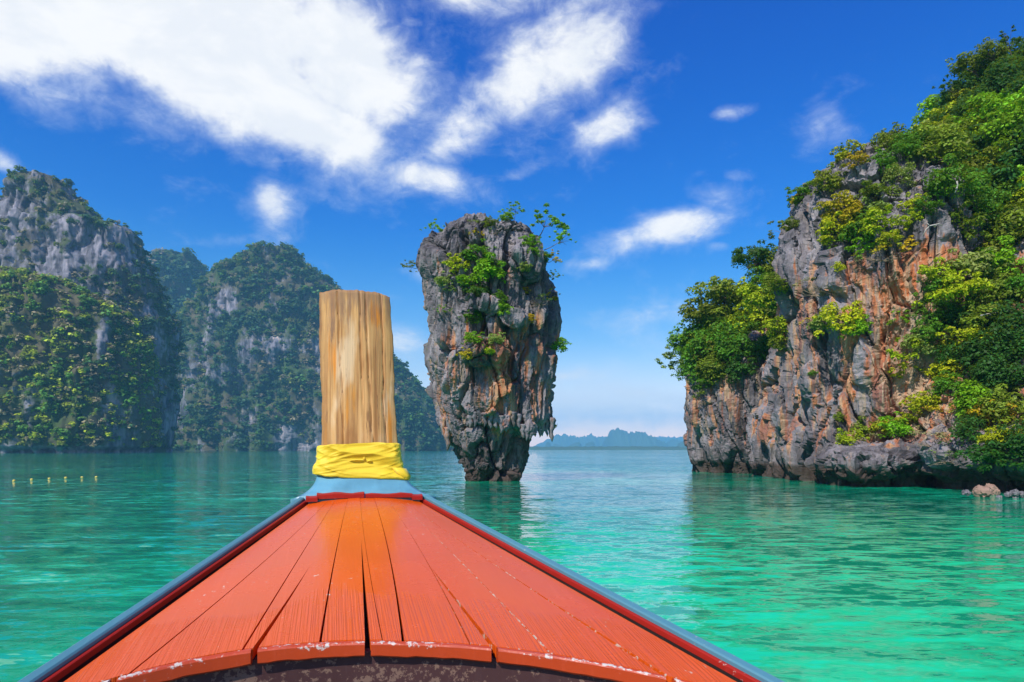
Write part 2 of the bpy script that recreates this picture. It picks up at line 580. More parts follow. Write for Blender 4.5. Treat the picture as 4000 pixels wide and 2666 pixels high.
# ------------------------------------------------------------------ water
def water_material():
    m, g = material('sea_water')
    pos = g.n('ShaderNodeNewGeometry', out=0)
    ps = g.n('ShaderNodeSeparateXYZ', out=None, Vector=pos)
    flat = g.n('ShaderNodeCombineXYZ', X=ps.outputs[0], Y=ps.outputs[1], Z=0.0)
    # wave slopes as unfiltered vectors: swell, chop, ripple
    def slope(scale, rot, seed, k, stretch=1.9, detail=2):
        v = g.mapv(flat, (scale / stretch, scale, 1), (0, 0, R(rot)), (seed, seed * 2.1, 0))
        n = g.noise(v, 1.0, detail, 0.5, 0.4, out=1)
        sp = g.n('ShaderNodeVectorMath', props={'operation': 'SUBTRACT'}, i0=n, i1=(0.5, 0.5, 0.5))
        return g.n('ShaderNodeVectorMath', props={'operation': 'MULTIPLY'}, i0=sp, i1=(k * 0.62, k, 0))
    s1 = slope(1.2, 10, 3.1, 0.46, 2.6)
    s2 = slope(3.6, -8, 8.7, 0.74, 2.6)
    s3 = slope(10.0, 14, 1.3, 0.46, 2.0)
    amp = g.noise(g.mapv(flat, (0.05, 0.09, 1)), 1.0, 3, 0.5)
    # calmer water in the lee of the rocks
    lee = g.n('ShaderNodeVectorMath', out=1, props={'operation': 'DISTANCE'}, i0=g.mapv(flat, (1.0, 0.42, 1)), i1=(7.5, 19.0, 0))
    leef = g.m('ADD', 0.42, g.m('MULTIPLY', g.ss(lee, 5.0, 16.0), 0.62))
    ampf = g.m('MULTIPLY', leef, g.m('ADD', 0.40, g.m('MULTIPLY', g.ss(amp, 0.3, 0.7), 0.95)))
    add = lambda a, b: g.n('ShaderNodeVectorMath', props={'operation': 'ADD'}, i0=a, i1=b)
    sl = add(add(s1, s2), s3)
    sl = g.n('ShaderNodeVectorMath', props={'operation': 'SCALE'}, i0=sl, Scale=ampf)
    nrm = g.n('ShaderNodeVectorMath', props={'operation': 'NORMALIZE'}, i0=add(sl, (0, 0, 1)))
    # turbid green bay water: patches of shallower sand-bottomed and deeper water
    patch = g.noise(g.mapv(flat, (0.06, 0.10, 1), loc=(2.3, 0.4, 0)), 1.0, 3, 0.5)
    mott = g.noise(g.mapv(flat, (0.5, 1.3, 1), (0, 0, R(8))), 1.0, 4, 0.6, 0.6)
    c = g.mix(g.ss(patch, 0.35, 0.65), (0.0, 0.15, 0.098), (0.0, 0.30, 0.150))
    far_dark = g.n('ShaderNodeVectorMath', out=1, props={'operation': 'DISTANCE'}, i0=g.mapv(flat, (0.75, 1.0, 1)), i1=(4.0, 4.0, 0))
    c = g.mix(g.m('MULTIPLY', g.ss(far_dark, 20.0, 110.0), 0.6), c, (0.0, 0.085, 0.068))  # farther water darkened in colour, for the hills' dark reflection
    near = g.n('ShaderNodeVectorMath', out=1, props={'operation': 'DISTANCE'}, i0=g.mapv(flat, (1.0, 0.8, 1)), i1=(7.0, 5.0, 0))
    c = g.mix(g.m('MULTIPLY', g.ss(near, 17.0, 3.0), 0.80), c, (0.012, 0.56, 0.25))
    c = g.mix(g.m('MULTIPLY', g.ss(mott, 0.45, 0.75), 0.42), c, (0.03, 0.66, 0.34))
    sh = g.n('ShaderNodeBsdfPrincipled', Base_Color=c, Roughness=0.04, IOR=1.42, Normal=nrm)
    finish(g, sh)
    return m


ext = 6000
V = [(-ext, -600, 0), (ext, -600, 0), (ext, 6300, 0), (-ext, 6300, 0)]
water = link('water', mesh_np('water', V, [(0, 1, 2, 3)], False), water_material())
tag(water, kind='structure')

# ------------------------------------------------------------------ haze
hv = [(-6200, -800, -8), (6200, -800, -8), (6200, 6450, -8), (-6200, 6450, -8)]
hz = MB()
hz.prism(hv, [(x, y, 315) for x, y, z in hv])
mh, g = material('haze')
pv = g.n('ShaderNodeVolumePrincipled', Color=(0.24, 0.64, 0.97, 1), Density=2.1e-4)
o_ = g.t.nodes.new('ShaderNodeOutputMaterial')
g.t.links.new(pv, o_.inputs['Volume'])
haze = link('haze', hz.mesh('haze'), mh)
tag(haze, kind='stuff')


# ------------------------------------------------------------------ foliage prototypes
def leaf_cloud(centers, radii, count, size, rs, flat=0.7, aspect=0.55, tight=0.72, rough=0.38):
    """diamond leaves spread through the shells of leaf clumps; returns V,F,leaf"""
    centers = np.asarray(centers, np.float32)
    radii = np.asarray(radii, np.float32)
    p = radii ** 2
    idx = rs.choice(len(centers), count, p=p / p.sum())
    d = rs.normal(size=(count, 3)).astype(np.float32)
    d /= np.linalg.norm(d, axis=1, keepdims=True)
    flip = (d[:, 2] < 0) & (rs.random(count) < 0.65)
    d[flip, 2] *= -1
    rr = radii[idx] * (tight + (1.08 - tight) * rs.random(count).astype(np.float32))
    pos = centers[idx] + d * rr[:, None] * np.array([1, 1, flat], np.float32)
    nr = d * 0.75 + np.array([0, 0, 0.45], np.float32) + rs.normal(size=(count, 3)) * rough
    nr /= np.linalg.norm(nr, axis=1, keepdims=True)
    t = np.cross(nr, rs.normal(size=(count, 3)))
    t /= np.linalg.norm(t, axis=1, keepdims=True) + 1e-9
    b = np.cross(nr, t)
    L = (size * (0.6 + 0.8 * rs.random(count)))[:, None]
    Wd = L * aspect
    V = np.stack([pos - t * L * 0.5, pos + b * Wd * 0.5 - nr * L * 0.06, pos + t * L * 0.5 - nr * L * 0.12, pos - b * Wd * 0.5 - nr * L * 0.06], 1).reshape(-1, 3)
    Fc = np.arange(count * 4, dtype=np.int32).reshape(-1, 4)
    lf = np.repeat(rs.random(count), 4)
    return V, Fc, lf


def crown_shape(rs, k, spread=0.62, cr=(0.28, 0.46), low=-0.35, flat=0.75):
    cs, rr = [], []
    while len(cs) < k:
        d = rs.normal(size=3)
        d /= np.linalg.norm(d)
        if d[2] < low: continue
        r = spread * (0.75 + 0.4 * rs.random())
        cs.append((d[0] * r, d[1] * r, d[2] * r * flat))
        rr.append(cr[0] + (cr[1] - cr[0]) * rs.random())
    for _ in range(9):
        d = rs.normal(size=3)
        d /= np.linalg.norm(d)
        if d[2] < low: d[2] = abs(d[2])
        r = spread * (1.35 + 0.35 * rs.random())
        cs.append((d[0] * r, d[1] * r, d[2] * r * flat)); rr.append(0.13 + 0.10 * rs.random())
    cs.append((0, 0, 0.0)); rr.append(0.55)
    return cs, rr


CROWNS, UMBRELLAS, SHRUBS, SPARSE = [], [], [], []
for i in range(7):
    rs = np.random.default_rng(100 + i)
    cs, rr = crown_shape(rs, 19, 0.64, (0.28, 0.44), -0.7, 0.95)
    v, f, lf = leaf_cloud(cs, rr, 3000, 0.12, rs, 0.8)
    CROWNS.append((mesh_np('crown', v, f, False, {'leaf': lf}), cs, rr))
for i in range(4):
    rs = np.random.default_rng(200 + i)
    cs, rr = crown_shape(rs, 17, 0.74, (0.24, 0.38), -0.25, 0.65)
    v, f, lf = leaf_cloud(cs, rr, 2400, 0.125, rs, 0.65)
    UMBRELLAS.append((mesh_np('crown', v, f, False, {'leaf': lf}), cs, rr))
for i in range(5):
    rs = np.random.default_rng(300 + i)
    cs, rr = crown_shape(rs, 17, 0.72, (0.22, 0.40), -0.8, 0.9)
    v, f, lf = leaf_cloud(cs, rr, 2000, 0.15, rs, 0.75)
    SHRUBS.append((mesh_np('crown', v, f, False, {'leaf': lf}), cs, rr))
for i in range(4):
    rs = np.random.default_rng(400 + i)
    cs, rr = crown_shape(rs, 11, 0.85, (0.16, 0.30), -0.5, 0.8)
    cs, rr = cs[:-1], rr[:-1]
    v, f, lf = leaf_cloud(cs, rr, 900, 0.15, rs, 0.7, tight=0.4)
    SPARSE.append((mesh_np('crown', v, f, False, {'leaf': lf}), cs, rr))


def limb_mesh(cs, rs, r0=0.06, base=(0, 0, -1.3)):
    """trunk rising from `base` (unit crown space) and limbs to some of the clumps"""
    mb = MB()
    b = Vector(base)
    fork = Vector((0.05 * rs.normal(), 0.05 * rs.normal(), -0.35))
    mid = b.lerp(fork, 0.5) + Vector((0.06 * rs.normal(), 0.06 * rs.normal(), 0))
    mb.tube([b, mid, fork], [r0 * 1.3, r0, r0 * 0.8], 7)
    for c in cs[:9]:
        c = Vector(c)
        m_ = fork.lerp(c, 0.5) + Vector((0.05 * rs.normal(), 0.05 * rs.normal(), 0.08))
        mb.tube([fork, m_, c], [r0 * 0.55, r0 * 0.36, r0 * 0.14], 5)
    return mb.mesh('trunk', True)


TRUNKS = {}
for lst in (CROWNS, UMBRELLAS, SHRUBS, SPARSE):
    for (me, cs, rr) in lst:
        TRUNKS[me.name] = limb_mesh(cs, np.random.default_rng(len(TRUNKS) + 5), 0.05 if lst is not SPARSE else 0.032)
        me.materials.append(M_LEAF)
        TRUNKS[me.name].materials.append(M_BARK)


def twig_mesh(rs, n=26, depth=3):
    mb = MB()
    for i in range(n):
        d = Vector((rs.normal(), rs.normal(), abs(rs.normal()) * 0.7)).normalized()
        p = Vector((0, 0, -0.1))
        pts, r = [p.copy()], 0.022
        rad = [r]
        L = 0.5 + 0.5 * rs.random()
        for k in range(4):
            d = (d + Vector((rs.normal(), rs.normal(), rs.normal() * 0.6)) * 0.30).normalized()
            p = p + d * (L / 4)
            pts.append(p.copy())
            r *= 0.72
            rad.append(r)
            if k in (1, 2):
                q = p + (d + Vector((rs.normal(), rs.normal(), rs.normal())) * 0.7).normalized() * L * 0.35
                mb.tube([p, q], [r * 0.8, r * 0.25], 4)
        mb.tube(pts, rad, 4)
    return mb.mesh('branches', True)


TWIGS = []
for i in range(3):
    rs = np.random.default_rng(500 + i)
    me = twig_mesh(rs)
    me.materials.append(M_TWIG)
    v, f, lf = leaf_cloud([(rs.normal() * .45, rs.normal() * .45, .35 + abs(rs.normal()) * .25) for _ in range(9)], [.16 + .12 * rs.random() for _ in range(9)],
                          260, 0.10, rs, 0.7, tight=0.3)
    lm = mesh_np('leaves', v, f, False, {'leaf': lf})
    lm.materials.append(M_LEAF)
    TWIGS.append((me, lm))

TONES = {
    'G': (0.085, 0.215, 0.010), 'Y': (0.40, 0.46, 0.010), 'D': (0.036, 0.115, 0.014), 'O': (0.185, 0.235, 0.016),
    'P': (0.30, 0.25, 0.11), 'A': (0.52, 0.38, 0.012), 'B': (0.19, 0.40, 0.008), 'L': (0.25, 0.34, 0.07),
}


def tone(t):
    c = TONES[t]
    k = 0.85 + 0.3 * rng.random()
    return (min(1, c[0] * k * (0.9 + 0.25 * rng.random())), c[1] * k, c[2] * k, 1)


def make_tree(base, centre, r, kind, t, label, group=None, cat='tree', flat=0.85, name=None):
    """tree thing: Empty at the foot, trunk and crown children"""
    lst = {'c': CROWNS, 'u': UMBRELLAS, 's': SHRUBS, 'w': SPARSE}[kind]
    me, cs, rr = rng.choice(lst)
    nm = name or ('shrub' if cat == 'shrub' else 'tree')
    root = empty(nm, base)
    tag(root, label, cat, group)
    off = Vector(centre) - Vector(base)
    rz = rng.random() * 6.28
    cr = link('crown', me, parent=root, loc=off)
    cr.rotation_euler = (rng.uniform(-.12, .12), rng.uniform(-.12, .12), rz)
    cr.scale = (r, r * rng.uniform(0.9, 1.1), r * flat)
    cr.color = tone(t)
    # trunk: mesh space (0,0,-1.3) must fall on the foot, (0,0,0) on the crown's centre
    tr = link('trunk', TRUNKS[me.name], parent=root, loc=off)
    d = -off
    L = max(d.length, 0.25 * r)
    if d.length < 0.05: d = Vector((0, 0, -1))
    z = -d.normalized()
    up = Vector((0, 0, 1))
    if z.z < 0.2: z = (z + up * 0.5).normalized()
    q = up.rotation_difference(z)
    tr.rotation_mode = 'QUATERNION'
    tr.rotation_quaternion = q @ Matrix.Rotation(rz, 3, 'Z').to_quaternion()
    tr.scale = (r * 0.9, r * 0.9, min(L / 1.3, r * 1.5))
    return root


def make_dry(base, r, label, t='P', group=None, name='dry_shrub', wood=None):
    root = empty(name, base)
    tag(root, label, 'shrub', group)
    a, b = rng.choice(TWIGS)
    rz = rng.random() * 6.28
    for (n_, me) in (('branches', a), ('leaves', b)):
        o = link(n_, me, parent=root)
        o.scale = (r, r, r * 0.8)
        o.rotation_euler = (0, 0, rz)
        if n_ == 'leaves': o.color = tone(t)
    return root


class Surf:
    """a rock surface on which plants find their footing"""
    def __init__(self, V, Fc):
        self.b = BVHTree.FromPolygons([tuple(v) for v in V], [tuple(int(i) for i in f) for f in Fc])

    def find(self, px, py, ylo, yhi):
        o = Vector((0, 0, CH))
        d = Vector(((px - CX) / F, 1, (CY - py) / F))
        hit = self.b.ray_cast(o, d.normalized())
        if hit[0] is not None and ylo - 6 < hit[0].y < yhi + 6:
            return hit[0], hit[1], hit[0]
        best = None
        y = ylo
        while y < yhi:
            p = o + d * y
            nr = self.b.find_nearest(p)
            if nr[0] is not None and (best is None or nr[3] < best[3]):
                best = (nr[0], nr[1], p, nr[3])
            y += 0.25
        return best[0], best[1], best[2]


def plant(surf, px, py, rp, kind, t, label, ylo, yhi, cat='tree', group=None, stand=0.35, flat=0.85):
    """plant at picture position of the crown's centre, crown radius rp pixels; it stands on the rock behind it"""
    hit, nr, at = surf.find(px, py, ylo, yhi)
    r = rp / F * hit.y
    if (Vector(at) - Vector(hit)).length < 0.02:
        nh = Vector((nr.x, nr.y, max(nr.z, 0.15))).normalized()
        centre = hit + nh * r * stand
    else:
        centre = at
    base = hit - Vector(nr) * 0.08
    if kind == 'd':
        return make_dry(base, r * 1.15, label, t, group)
    return make_tree(base, centre, r, kind, t, label, group, cat, flat)


# ------------------------------------------------------------------ the limestone pillar
YN = 44.0
prof = [  # y in the study crop, left, right
    (56, 362, 398), (75, 352, 425), (95, 320, 470), (112, 255, 640), (150, 200, 715), (200, 168, 742), (250, 142, 768), (300, 132, 798), (370, 120, 818),
    (450, 150, 830), (540, 166, 850), (640, 176, 860), (700, 166, 852), (800, 158, 838), (870, 163, 826), (1000, 178, 812), (1100, 202, 818),
    (1150, 228, 822), (1185, 240, 800), (1205, 250, 715), (1250, 262, 690), (1310, 285, 680), (1380, 312, 660), (1420, 345, 648), (1450, 360, 644), (1475, 366, 642), (1560, 366, 642)]
keys = []
for (y, l, r) in prof:
    pl_, pr_ = 396.8 + l * 0.19107, 396.8 + r * 0.19107
    py_ = 199.7 + y * 0.19107
    a, b = W(pl_, py_, YN), W(pr_, py_, YN)
    rx = (b.x - a.x) / 2 - 0.26
    keys.append((a.z, (a.x + b.x) / 2, YN + 0.15 * (9 - a.z) * 0.12, rx, rx * 0.82 + 0.3))
P_base = Vector((0.5 * (W(396.8 + 352 * .191, 480, YN).x + W(396.8 + 660 * .191, 480, YN).x), YN, 0))
v, f = loft_arrays(interp_levels(keys, 0.16), 72)
# crags along the crest
extra = []
for (ex, ey, ez, er) in ((205, 150, 1.6, 26), (275, 108, 1.6, 26), (300, 112, .8, 22), (345, 92, 1.4, 26), (378, 60, 1.5, 22), (440, 95, .8, 26), (470, 104, .8, 24), (520, 98, 1.2, 30), (570, 96, 1.3, 34), (620, 104, 1.4, 34), (660, 120, 1.3, 32), (722, 165, 1.4, 30), (215, 160, 1.0, 24), (690, 150, .9, 30), (240, 140, .9, 24)):
    p = W(396.8 + ex * .19107, 199.7 + ey * .19107, YN - 0.6 + rng.random() * 1.6)
    rr_ = er * .19107 / F * YN
    extra.append(loft_arrays([(p.z - 2.2, p.x, p.y, rr_ * 1.5, rr_ * 1.6), (p.z - 0.8, p.x, p.y, rr_ * 1.1, rr_ * 1.2), (p.z + 0.1 * ez, p.x + .03, p.y, rr_ * .25, rr_ * .3)], 12))
# bulges of flowstone: (crop x, y, radius px in crop, vertical radius)
for (ex, ey, er, ev, yo) in ((455, 800, 110, 75, -3.3), (690, 1195, 36, 50, -2.1), (565, 1165, 38, 40, -2.9), (650, 330, 95, 110, -2.9), (430, 560, 100, 60, -3.0), (620, 620, 70, 60, -3.2), (500, 1010, 95, 130, -2.5), (330, 900, 90, 160, -2.2)):
    p = W(396.8 + ex * .19107, 199.7 + ey * .19107, YN + yo)
    a_, c_ = er * .19107 / F * YN, ev * .19107 / F * YN
    extra.append(loft_arrays([(p.z + c_ * math.sin(t_), p.x, p.y, a_ * math.cos(t_) + .02, a_ * math.cos(t_) + .02) for t_ in np.linspace(-1.5, 1.5, 11)], 20))
v, n_, f = remesh([(v, f)] + extra, 0.075)
v = smooth_mesh(v, f, 4)
n_ = normals_of(v, f)
if np.mean(np.sum(n_[:, :2] * (v[:, :2] - np.array([P_base.x, YN])), axis=1)) < 0: n_ = -n_
v = karst(v, n_, 1.0, 0.80, 5, (-0.05, 0.0), 1.35)
v[:, 2] += sstep(v[:, 2], 15.0, 16.6) * (0.5 * ridged(np.stack([v[:, 0] * 1.1, v[:, 1] * 1.1, v[:, 2] * .1], 1), 3, 77) - 0.7)
hz_ = v[:, 2]
PV, PF = v, f
nx = (v[:, 0] - P_base.x)
orange = np.clip(sstep(hz_, 2.2, 4.6) * (1 - sstep(hz_, 8.5, 10.6)), 0, 1) * (0.35 + 0.65 * np.exp(-((nx - 0.9) / 1.9) ** 2)) * 0.78 + 0.10
cream = 0.30 * sstep(hz_, 1.5, 3) * (1 - sstep(hz_, 9, 12)) + 0.06
tide = np.maximum(1 - sstep(hz_, 0.2, 1.7), 0.62 * (1 - sstep(hz_, 2.0, 4.6)))
moss = 0.35 * np.exp(-((nx + 4.2) / 1.1) ** 2) * sstep(hz_, 1.5, 4) * (1 - sstep(hz_, 10, 12)) + 0.06
pil = empty('rock_pillar', P_base)
tag(pil, 'tall top-heavy limestone pillar standing alone in the bay on a narrow undercut foot', 'rock')
link('rock_body', mesh_np('rock_body', v - np.array(P_base), f, False, {'orange': orange, 'cream': cream, 'tide': tide, 'moss': moss}), M_ROCK, pil)
SP = Surf(PV, PF)
# stalactites under the overhang
ST = [(748, 1190, 1245, 11), (763, 1195, 1238, 10), (785, 1195, 1240, 9), (810, 1180, 1268, 15), (726, 1195, 1240, 13), (700, 1215, 1258, 14), (680, 1220, 1262, 12), (660, 1215, 1250, 12),
      (548, 1170, 1225, 16), (575, 1170, 1215, 14), (520, 1150, 1200, 14), (490, 1160, 1200, 12), (385, 1150, 1195, 13), (410, 1150, 1190, 11), (610, 1150, 1195, 13), (640, 1160, 1200, 10), (460, 1155, 1190, 10), (265, 1230, 1315, 15), (245, 1180, 1245, 12)]
for (sx, y0, y1, wd) in ST:
    px_ = 396.8 + sx * .19107
    depth = YN - 1.6 - 1.3 * math.cos((sx - 500) / 330 * 1.3)
    if sx > 700 or sx < 300: depth = YN - 0.9
    a, b = W(px_, 199.7 + (y0 - 40) * .19107, depth), W(px_, 199.7 + y1 * .19107, depth)
    r0 = wd * .19107 / F * depth * 1.35
    rings = []
    rs = np.random.default_rng(int(sx))
    for k in range(10):
        t_ = k / 9
        c = a.lerp(b, t_)
        rr_ = r0 * (1 - t_) ** 0.55 * (1 + 0.22 * math.sin(k * 2.1 + sx)) + 0.012
        rings.append([(c.x - P_base.x + rr_ * math.cos(q_) * (1 + .25 * math.sin(3 * q_ + sx)) + .04 * math.sin(k + sx), c.y - P_base.y + rr_ * math.sin(q_), c.z) for q_ in np.linspace(0, 6.283, 11)[:-1]])
    mb = MB(); mb.loft(rings)
    me = mb.mesh('stalactite', True)
    for an, val in (('orange', .35), ('cream', .25), ('tide', .1), ('moss', .1)):
        at = me.attributes.new(an, 'FLOAT', 'POINT')
        at.data.foreach_set('value', [val] * len(me.vertices))
    link('stalactite', me, M_ROCK, pil)

NPL = [  # crop x, y, radius (crop px), kind, tone, label, category
    (780, 125, 62, 'w', 'B', 'slender wind-bent tree leaning out from the right shoulder of the rock pillar', 'tree'),
    (872, 205, 42, 'w', 'B', 'small separate spray of leaves reaching farthest to the right beyond the rock pillar', 'tree'),
    (575, 92, 34, 's', 'B', 'dark green bush perched on the flat crest of the rock pillar', 'shrub'),
    (625, 50, 30, 'w', 'B', 'tiny airy sapling topping the crest of the rock pillar', 'tree'),
    (190, 150, 34, 'w', 'B', 'thin sapling on the left shoulder of the rock pillar', 'tree'),
    (72, 352, 30, 'w', 'O', 'small olive sprig hanging free off the left edge of the rock pillar', 'shrub'),
    (410, 290, 66, 's', 'G', 'dull green bush topping the green patch in the middle of the rock pillar', 'shrub'),
    (320, 345, 58, 's', 'Y', 'yellow green bush at the left end of the upper green patch on the rock pillar', 'shrub'),
    (490, 395, 82, 's', 'B', 'brightest and largest green bush on the front of the rock pillar', 'shrub'),
    (385, 425, 48, 's', 'B', 'mid green bush tucked below the left end of the largest bush on the pillar', 'shrub'),
    (510, 350, 40, 's', 'D', 'dark green bush behind the largest bright bush on the pillar', 'shrub'),
    (420, 495, 66, 's', 'D', 'shaded dark bush hanging under the largest bright bush on the pillar', 'shrub'),
    (540, 520, 36, 's', 'G', 'narrow green shrub trailing down between two rock ribs of the pillar', 'shrub'),
    (558, 588, 48, 's', 'B', 'bright green shrub ending the trail of green below the largest bush', 'shrub'),
    (408, 622, 46, 's', 'G', 'lone small green shrub on bare grey rock at mid height of the pillar', 'shrub'),
    (250, 430, 44, 's', 'L', 'pale green shrub near the left side of the pillar', 'shrub'),
    (275, 475, 34, 'w', 'L', 'sparse pale shrub drooping under the pale green one left on the pillar', 'shrub'),
    (235, 585, 26, 'w', 'L', 'faint sparse tuft low on the left side of the pillar', 'shrub'),
    (695, 225, 40, 's', 'B', 'green shrub at the upper end of the strip on the right shoulder of the pillar', 'shrub'),
    (722, 275, 34, 's', 'B', 'green shrub at the lower end of the strip on the right shoulder of the pillar', 'shrub'),
    (770, 300, 28, 's', 'G', 'dark tuft at the foot of the wind-bent tree on the pillar', 'shrub'),
    (825, 310, 36, 'w', 'A', 'orange-tinged dry spray beneath the wind-bent tree on the pillar', 'shrub'),
    (682, 355, 28, 's', 'L', 'small pale green tuft below the green strip on the pillar', 'shrub'),
    (672, 478, 24, 's', 'A', 'tiny yellow tuft in a crack right of the trailing green shrubs', 'shrub'),
    (745, 545, 54, 'd', 'L', 'greyish dry bush on the right half of the pillar', 'shrub'),
    (795, 520, 32, 'w', 'A', 'thin yellowing spray beside the greyish dry bush on the pillar', 'shrub'),
    (690, 622, 24, 's', 'A', 'small yellow tuft on the ledge below the greyish dry bush', 'shrub'),
    (400, 738, 42, 's', 'B', 'green left half of the shrubs on the bulge below the middle of the pillar', 'shrub'),
    (375, 812, 36, 's', 'A', 'bright yellow low shrub at the lower left of the bulge on the pillar', 'shrub'),
    (460, 790, 34, 's', 'Y', 'yellow green shrub on top of the bulge of the pillar', 'shrub'),
    (510, 735, 36, 's', 'L', 'pale olive shrub at the right end of the bulge on the pillar', 'shrub'),
    (838, 765, 42, 's', 'B', 'green shrub jutting from the right edge of the pillar at mid height', 'shrub'),
    (485, 125, 30, 's', 'O', 'olive tuft in a notch just below the peak of the pillar', 'shrub'),
    (400, 130, 30, 'd', 'L', 'grey green dry bush right below the peak of the pillar', 'shrub'),
    (420, 190, 26, 'w', 'A', 'yellowish dry tuft between the peak and the green patch of the pillar', 'shrub'),
    (500, 180, 30, 'd', 'L', 'pale dry bush right of the yellowish tuft high on the pillar', 'shrub'),
    (825, 1183, 14, 's', 'Y', 'tiny yellow green tuft right above the longest stalactite of the pillar', 'shrub'),
    (820, 400, 26, 'w', 'L', 'wispy pale shrub on the right edge of the pillar above mid height', 'shrub'),
]
for (x, y, r, k, t, lab, cat) in NPL:
    plant(SP, 396.8 + x * .19107, 199.7 + y * .19107, r * .19107 * (1.3 if k != 'w' else 1.4), k, t, lab, YN - 5, YN + 4, cat, None, 0.3, 0.85)

# ------------------------------------------------------------------ the headland at the right
parts = []
A = [(-1.6, 22.6, 60.5, 6.3, 6.0), (0.5, 22.6, 60.5, 6.1, 5.8), (1.1, 22.7, 60.5, 6.5, 6.3), (3, 22.8, 60.4, 6.9, 6.9), (6, 22.8, 60.2, 7.4, 7.3), (8.2, 23, 60, 7.3, 7.4), (10.5, 23.4, 60, 6.4, 6.6), (12.6, 24, 60, 4.6, 4.6), (13.6, 24.5, 60, 2.0, 2.0)]
B = [(-1.6, 21.9, 43.4, 3.8, 5.6), (0.6, 21.9, 43.4, 3.8, 5.6), (1.6, 22.2, 43.8, 4.4, 6.0), (3.2, 22.8, 44.4, 4.7, 5.8), (5, 23.2, 44.4, 4.9, 6.2), (7.5, 23.4, 44.2, 5.1, 6.9), (10, 23.5, 44.0, 5.3, 7.1), (12.3, 23.6, 44.1, 5.2, 6.8),
     (14.5, 23.7, 44.4, 5.0, 6.5), (17, 23.8, 44.8, 4.9, 5.8), (19.4, 24.0, 45.4, 4.5, 5.0), (20.6, 24.5, 46, 3.4, 3.8), (21.6, 24.8, 46, 1.7, 2.0), (22.5, 25.0, 46, 0.7, 0.9)]
B2 = [(-1.6, 22.8, 50.5, 4.2, 6), (0.7, 22.8, 50.5, 4.2, 6), (3, 23, 50.5, 4.6, 6.6), (7, 23.4, 50.5, 4.2, 7), (10, 24.2, 50.5, 4.0, 6.6), (13, 25.6, 50, 3.8, 6), (15, 26.5, 50, 2.4, 3)]
D = [(-1.6, 20.6, 38.6, 2.5, 2.6), (0.35, 20.6, 38.6, 2.4, 2.5), (0.75, 20.5, 38.4, 3.0, 3.0), (1.3, 20.5, 38.3, 3.2, 3.3), (1.9, 20.8, 38.5, 2.8, 2.9), (2.6, 21.2, 39.0, 1.6, 1.6)]
E = [(-1.6, 27.0, 34.5, 4.6, 5.0), (0.5, 27.0, 34.5, 4.5, 5.0), (1.1, 26.4, 34.4, 5.2, 5.6), (2.0, 26.0, 34.6, 5.4, 5.6), (2.8, 26.4, 35.2, 4.8, 5.0), (3.8, 27.0, 36, 3.8, 4.0)]
C = [(-1.6, 38, 42.5, 16.0, 16.5), (0.5, 38, 42.5, 15.9, 16.3), (1.3, 38, 42.5, 17.2, 17.8), (3, 38, 42.5, 17.6, 18.0), (8, 38.6, 44, 16.0, 16.3), (14, 39.6, 46, 13.6, 13.2), (20, 41, 48, 12.0, 11.4), (24, 42.4, 50, 11.2, 10.0), (28, 44.2, 52, 9.4, 8.4), (31, 46.2, 52.6, 6.2, 6.0), (33, 47, 53, 2.2, 2.2)]
for L_ in (A, B, B2, D, E, C):
    parts.append(loft_arrays(interp_levels(L_, 0.3), 72))
# toppled slabs and ribs of the overhanging face
rb = random.Random(5)
for k in range(26):
    an = rb.uniform(2.6, 5.2)
    z0 = rb.uniform(2.5, 16)
    lv = min(B, key=lambda q: abs(q[0] - z0))
    cx_, cy_ = lv[1] + math.cos(an) * lv[3] * 0.93, lv[2] + math.sin(an) * lv[4] * 0.93
    hh, rr_ = rb.uniform(1.5, 3.4), rb.uniform(0.5, 1.2)
    lean = rb.uniform(-.5, .1)
    parts.append(loft_arrays([(z0 - hh, cx_ - lean, cy_ + .3, rr_ * .35, rr_ * .35), (z0 - hh * .3, cx_ - lean * .3, cy_, rr_, rr_ * .9), (z0 + hh * .5, cx_ + lean * .4, cy_ + .1, rr_ * .8, rr_ * .8), (z0 + hh, cx_ + lean, cy_ + .5, rr_ * .3, rr_ * .3)], 14))
v, n_, f = remesh(parts, 0.145)
v = smooth_mesh(v, f, 4)
n_ = normals_of(v, f)
if np.mean(n_[v[:, 2] > 30][:, 2]) < 0: n_ = -n_
HV0 = v
v = karst(v, n_, 1.0, 0.98, 9, (0.16, -0.05), 1.7)
HVv, HF = v, f
H_base = Vector((24, 45, 0))
z = v[:, 2]
dB = np.exp(-(((v[:, 0] - 22.9) / 2.3) ** 2 + ((v[:, 1] - 38.5) / 3.5) ** 2))
low = sstep(z, 1.5, 3) * (1 - sstep(z, 11, 15))
orange = low * (1.25 * dB + 0.52) * 0.8 + 0.05
cream = low * (0.45 * dB + 0.34) + 0.06
tide = np.maximum(1 - sstep(z, 0.3, 2.0), 0.5 * (1 - sstep(z, 1.5, 4.5)))
moss = np.clip(0.25 * sstep(z, 12, 20) + 0.7 * sstep(v[:, 0] - 0.25 * (z - 5), 28, 31), 0, 1) * sstep(z, 2, 4) + 0.06
link_h = link('headland', mesh_np('headland', v - np.array(H_base), f, False, {'orange': orange, 'cream': cream, 'tide': tide, 'moss': moss}), M_ROCK, loc=H_base)
tag(link_h, kind='structure')
SH = Surf(HVv, HF)

